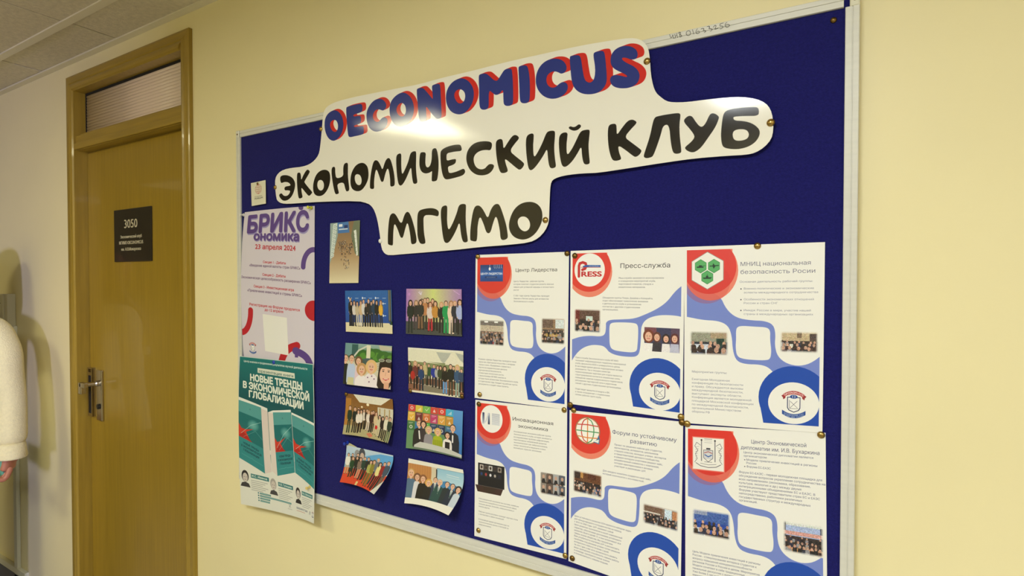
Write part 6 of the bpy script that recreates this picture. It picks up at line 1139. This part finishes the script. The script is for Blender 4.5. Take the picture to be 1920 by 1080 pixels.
M_SKIN = mat('skin', (182, 118, 92), rough=0.5); M_HAIR = mat('brown_hair', (84, 56, 36), rough=0.5, noise=0.3, nscale=60, stretch=(4, 4, .4))
M_BOUCLE = mat('cream_boucle_wool', (232, 222, 176), rough=0.95, noise=0.05, nscale=120, bump=1.0, bscale=230, sheen=0.2)
M_TROUS = mat('dark_green_trousers', (36, 56, 44), rough=0.8); M_SHOE = mat('black_shoe', (26, 24, 24), rough=0.4)
M_PHONE = mat('mint_green_case', (110, 178, 150), rough=0.35); M_GOLD = mat('gold_chain', (206, 170, 80), rough=0.3, metal=1.0)
PX, PY = -2.315, -0.20
who = empty('person', (PX, PY, 0)); tag(who, 'person in a cream woollen jacket standing against the wall left of the door', 'person')
body = [(PX, PY, .95, (.12, .085)), (PX, PY, 1.08, (.105, .08)), (PX, PY, 1.25, (.12, .085)), (PX, PY, 1.36, (.10, .065)), (PX, PY, 1.43, (.05, .05)), (PX, PY - .01, 1.49, (.048, .05)), (PX, PY - .012, 1.55, (.062, .075)), (PX, PY - .01, 1.62, (.072, .092)), (PX, PY - .005, 1.675, (.055, .07)),
        (PX + .085, PY, .82, .065), (PX + .09, PY, .48, .045), (PX + .095, PY + .005, .09, .034), (PX + .11, PY - .11, .035, .035),
        (PX - .085, PY, .82, .065), (PX - .09, PY, .48, .045), (PX - .095, PY + .005, .09, .034), (PX - .11, PY - .11, .035, .035),
        (PX + .14, PY + .005, 1.37, .034), (PX + .258, -.165, 1.345, .026), (PX + .334, -.152, 1.12, .028), (PX + .352, -.160, .905, .026), (PX + .357, -.166, .865, (.034, .018)),
        (PX - .15, PY + .005, 1.37, .042), (PX - .26, PY, 1.33, .032), (PX - .31, PY - .01, 1.10, .030), (PX - .31, PY - .085, .90, .026), (PX - .29, PY - .12, .85, (.034, .018))]
edges = [(0, 1), (1, 2), (2, 3), (3, 4), (4, 5), (5, 6), (6, 7), (7, 8), (0, 9), (9, 10), (10, 11), (11, 12), (0, 13), (13, 14), (14, 15), (15, 16), (3, 17), (17, 18), (18, 19), (19, 20), (20, 21), (3, 22), (22, 23), (23, 24), (24, 25), (25, 26)]
skin_mesh('body', body, edges, 0, M_SKIN, who)
# face: nose, lips, eyes
for nm, dx, dy, dz, rx, ry, rz in (('nose', 0, -.098, 1.60, .010, .014, .020), ('lips', 0, -.088, 1.563, .022, .010, .006), ('chin', 0, -.085, 1.545, .02, .016, .014), ('ear', .082, .0, 1.605, .010, .018, .028), ('ear', -.082, .0, 1.605, .010, .018, .028)):
    bm = bmesh.new(); r = bmesh.ops.create_icosphere(bm, subdivisions=2, radius=1)
    for v in r['verts']: v.co = Vector((PX + dx + v.co.x * rx, PY + dy + v.co.y * ry, dz + v.co.z * rz))
    obj(nm, bm, M_SKIN, who, smooth=True)
for s in (-1, 1):
    bm = bmesh.new(); bmesh.ops.create_icosphere(bm, subdivisions=2, radius=.011); bmesh.ops.translate(bm, verts=bm.verts, vec=(PX + s * .030, PY - .080, 1.625)); e_ = obj('eye', bm, M_WPIN, who, smooth=True)
    dome('iris', M_BLACK, e_, (PX + s * .030, PY - .0895, 1.625), .0055, .002); bx('eyebrow', M_HAIR, who, PX + s * .030 - .014, PX + s * .030 + .014, PY - .092, PY - .080, 1.642, 1.646, .001)
# hair: a cap and long lengths over the shoulders
hp_ = [(PX, PY + .01, 1.70, (.075, .09)), (PX, PY + .035, 1.64, (.092, .09)), (PX, PY + .06, 1.52, (.09, .055)), (PX, PY + .075, 1.38, (.10, .04)), (PX + .09, PY + .01, 1.60, .03), (PX + .105, PY - .01, 1.47, .036), (PX + .115, PY - .085, 1.38, .034), (PX + .105, PY - .135, 1.26, .022), (PX - .09, PY + .01, 1.60, .03), (PX - .105, PY - .01, 1.47, .036), (PX - .115, PY - .085, 1.38, .034), (PX - .105, PY - .135, 1.25, .022)]
skin_mesh('hair', hp_, [(0, 1), (1, 2), (2, 3), (1, 4), (4, 5), (5, 6), (6, 7), (1, 8), (8, 9), (9, 10), (10, 11)], 1, M_HAIR, who)
# jacket: body, hanging sleeves with flared cuffs
jk = [(PX, PY, .875, (.180, .135)), (PX, PY, 1.06, (.160, .125)), (PX, PY, 1.24, (.165, .125)), (PX, PY, 1.36, (.13, .10)), (PX, PY, 1.425, (.075, .07)),
      (PX + .14, PY + .005, 1.375, .062), (PX + .262, -.165, 1.350, .048), (PX + .316, -.150, 1.27, .044), (PX + .322, -.156, 1.20, .047), (PX + .338, -.150, 1.10, .044), (PX + .354, -.158, .985, .047), (PX + .363, -.163, .925, .050),
      (PX - .14, PY + .005, 1.375, .062), (PX - .26, PY, 1.33, .058), (PX - .31, PY - .01, 1.10, .060), (PX - .31, PY - .07, .97, .062)]
skin_mesh('jacket', jk, [(0, 1), (1, 2), (2, 3), (3, 4), (3, 5), (5, 6), (6, 7), (7, 8), (8, 9), (9, 10), (10, 11), (3, 12), (12, 13), (13, 14), (14, 15)], 0, M_BOUCLE, who)
CX, CY, CZ = PX + .358, -.163, .888
bm = lathe(bmesh.new(), [(.040, .055), (.049, .05), (.053, .012), (.055, .003), (.053, .0), (.046, .0), (.040, .012)], (CX, CY, CZ), 'z', 20)
for v in bm.verts: v.co.y = CY + (v.co.y - CY) * .84
obj('cuff', bm, M_BOUCLE, who, smooth=True)
bx('pocket_flap', M_BOUCLE, who, PX + .05, PX + .13, PY - .124, PY - .108, 1.18, 1.22, .004)
for k in range(4):
    dome('button', M_GOLD, who, (PX, PY - .128 + .004 * (k == 3), 1.30 - .10 * k), .011, .006)
skin_mesh('trousers', [(PX, PY, .98, (.145, .11)), (PX, PY, .90, (.150, .115)), (PX + .085, PY, .76, .088), (PX + .09, PY, .48, .072), (PX + .095, PY + .005, .10, .062), (PX - .085, PY, .76, .088), (PX - .09, PY, .48, .072), (PX - .095, PY + .005, .10, .062)], [(0, 1), (1, 2), (2, 3), (3, 4), (1, 5), (5, 6), (6, 7)], 1, M_TROUS, who)
for s in (-1, 1):
    skin_mesh('shoe', [(PX + s * .10, PY + .03, .045, (.042, .04)), (PX + s * .105, PY - .06, .042, (.046, .036)), (PX + s * .115, PY - .15, .03, (.038, .026))], [(0, 1), (1, 2)], 1, M_SHOE, who)
t = np.linspace(0, 1, 9); skin_mesh('chain_strap', [(PX + .195 + .012 * math.sin(3 * v), PY - .10 - .015 * math.sin(3.1 * v), 1.375 - .42 * v, .0045) for v in t], [(i, i + 1) for i in range(8)], 4, M_GOLD, who, sub=1)
# hand: palm, four fingers curled round the phone, thumb from the side
HX0, HY0, HZ0 = PX + .358, -.166, .866
skin_mesh('palm', [(HX0 + .002, HY0, HZ0 + .05, (.026, .020)), (HX0, HY0 - .002, HZ0 + .012, (.034, .018)), (HX0 - .004, HY0 - .006, HZ0 - .022, (.040, .017))], [(0, 1), (1, 2)], 1, M_SKIN, who)
for k, (dx, ln) in enumerate(((.030, .88), (.010, 1.0), (-.010, .96), (-.029, .80))):
    x = HX0 - .004 + dx; z = HZ0 - .030
    skin_mesh('finger', [(x * .5 + (HX0 - .004) * .5, HY0 - .006, HZ0 - .008, .0105), (x, HY0 - .010, z, .0105), (x + .002, HY0 - .028, z - .020 * ln, .0095), (x, HY0 - .046, z - .014 * ln, .0088), (x - .002, HY0 - .050, z + .004, .0078)], [(0, 1), (1, 2), (2, 3), (3, 4)], 1, M_SKIN, who)
skin_mesh('thumb', [(HX0 - .024, HY0 - .006, HZ0 + .014, .012), (HX0 - .044, HY0 - .020, HZ0 - .002, .0115), (HX0 - .052, HY0 - .040, HZ0 - .014, .010), (HX0 - .044, HY0 - .054, HZ0 - .018, .0085)], [(0, 1), (1, 2), (2, 3)], 1, M_SKIN, who)
ph = bx('phone', M_PHONE, None, -.075, .075, -.0045, .0045, -.037, .037, .004)
ph.location = (HX0 - .062, HY0 - .034, HZ0 - .006); ph.rotation_euler = (math.radians(6), math.radians(5), math.radians(8))
tag(ph, 'mint green mobile phone held in the hand of the person at the left edge', 'phone')
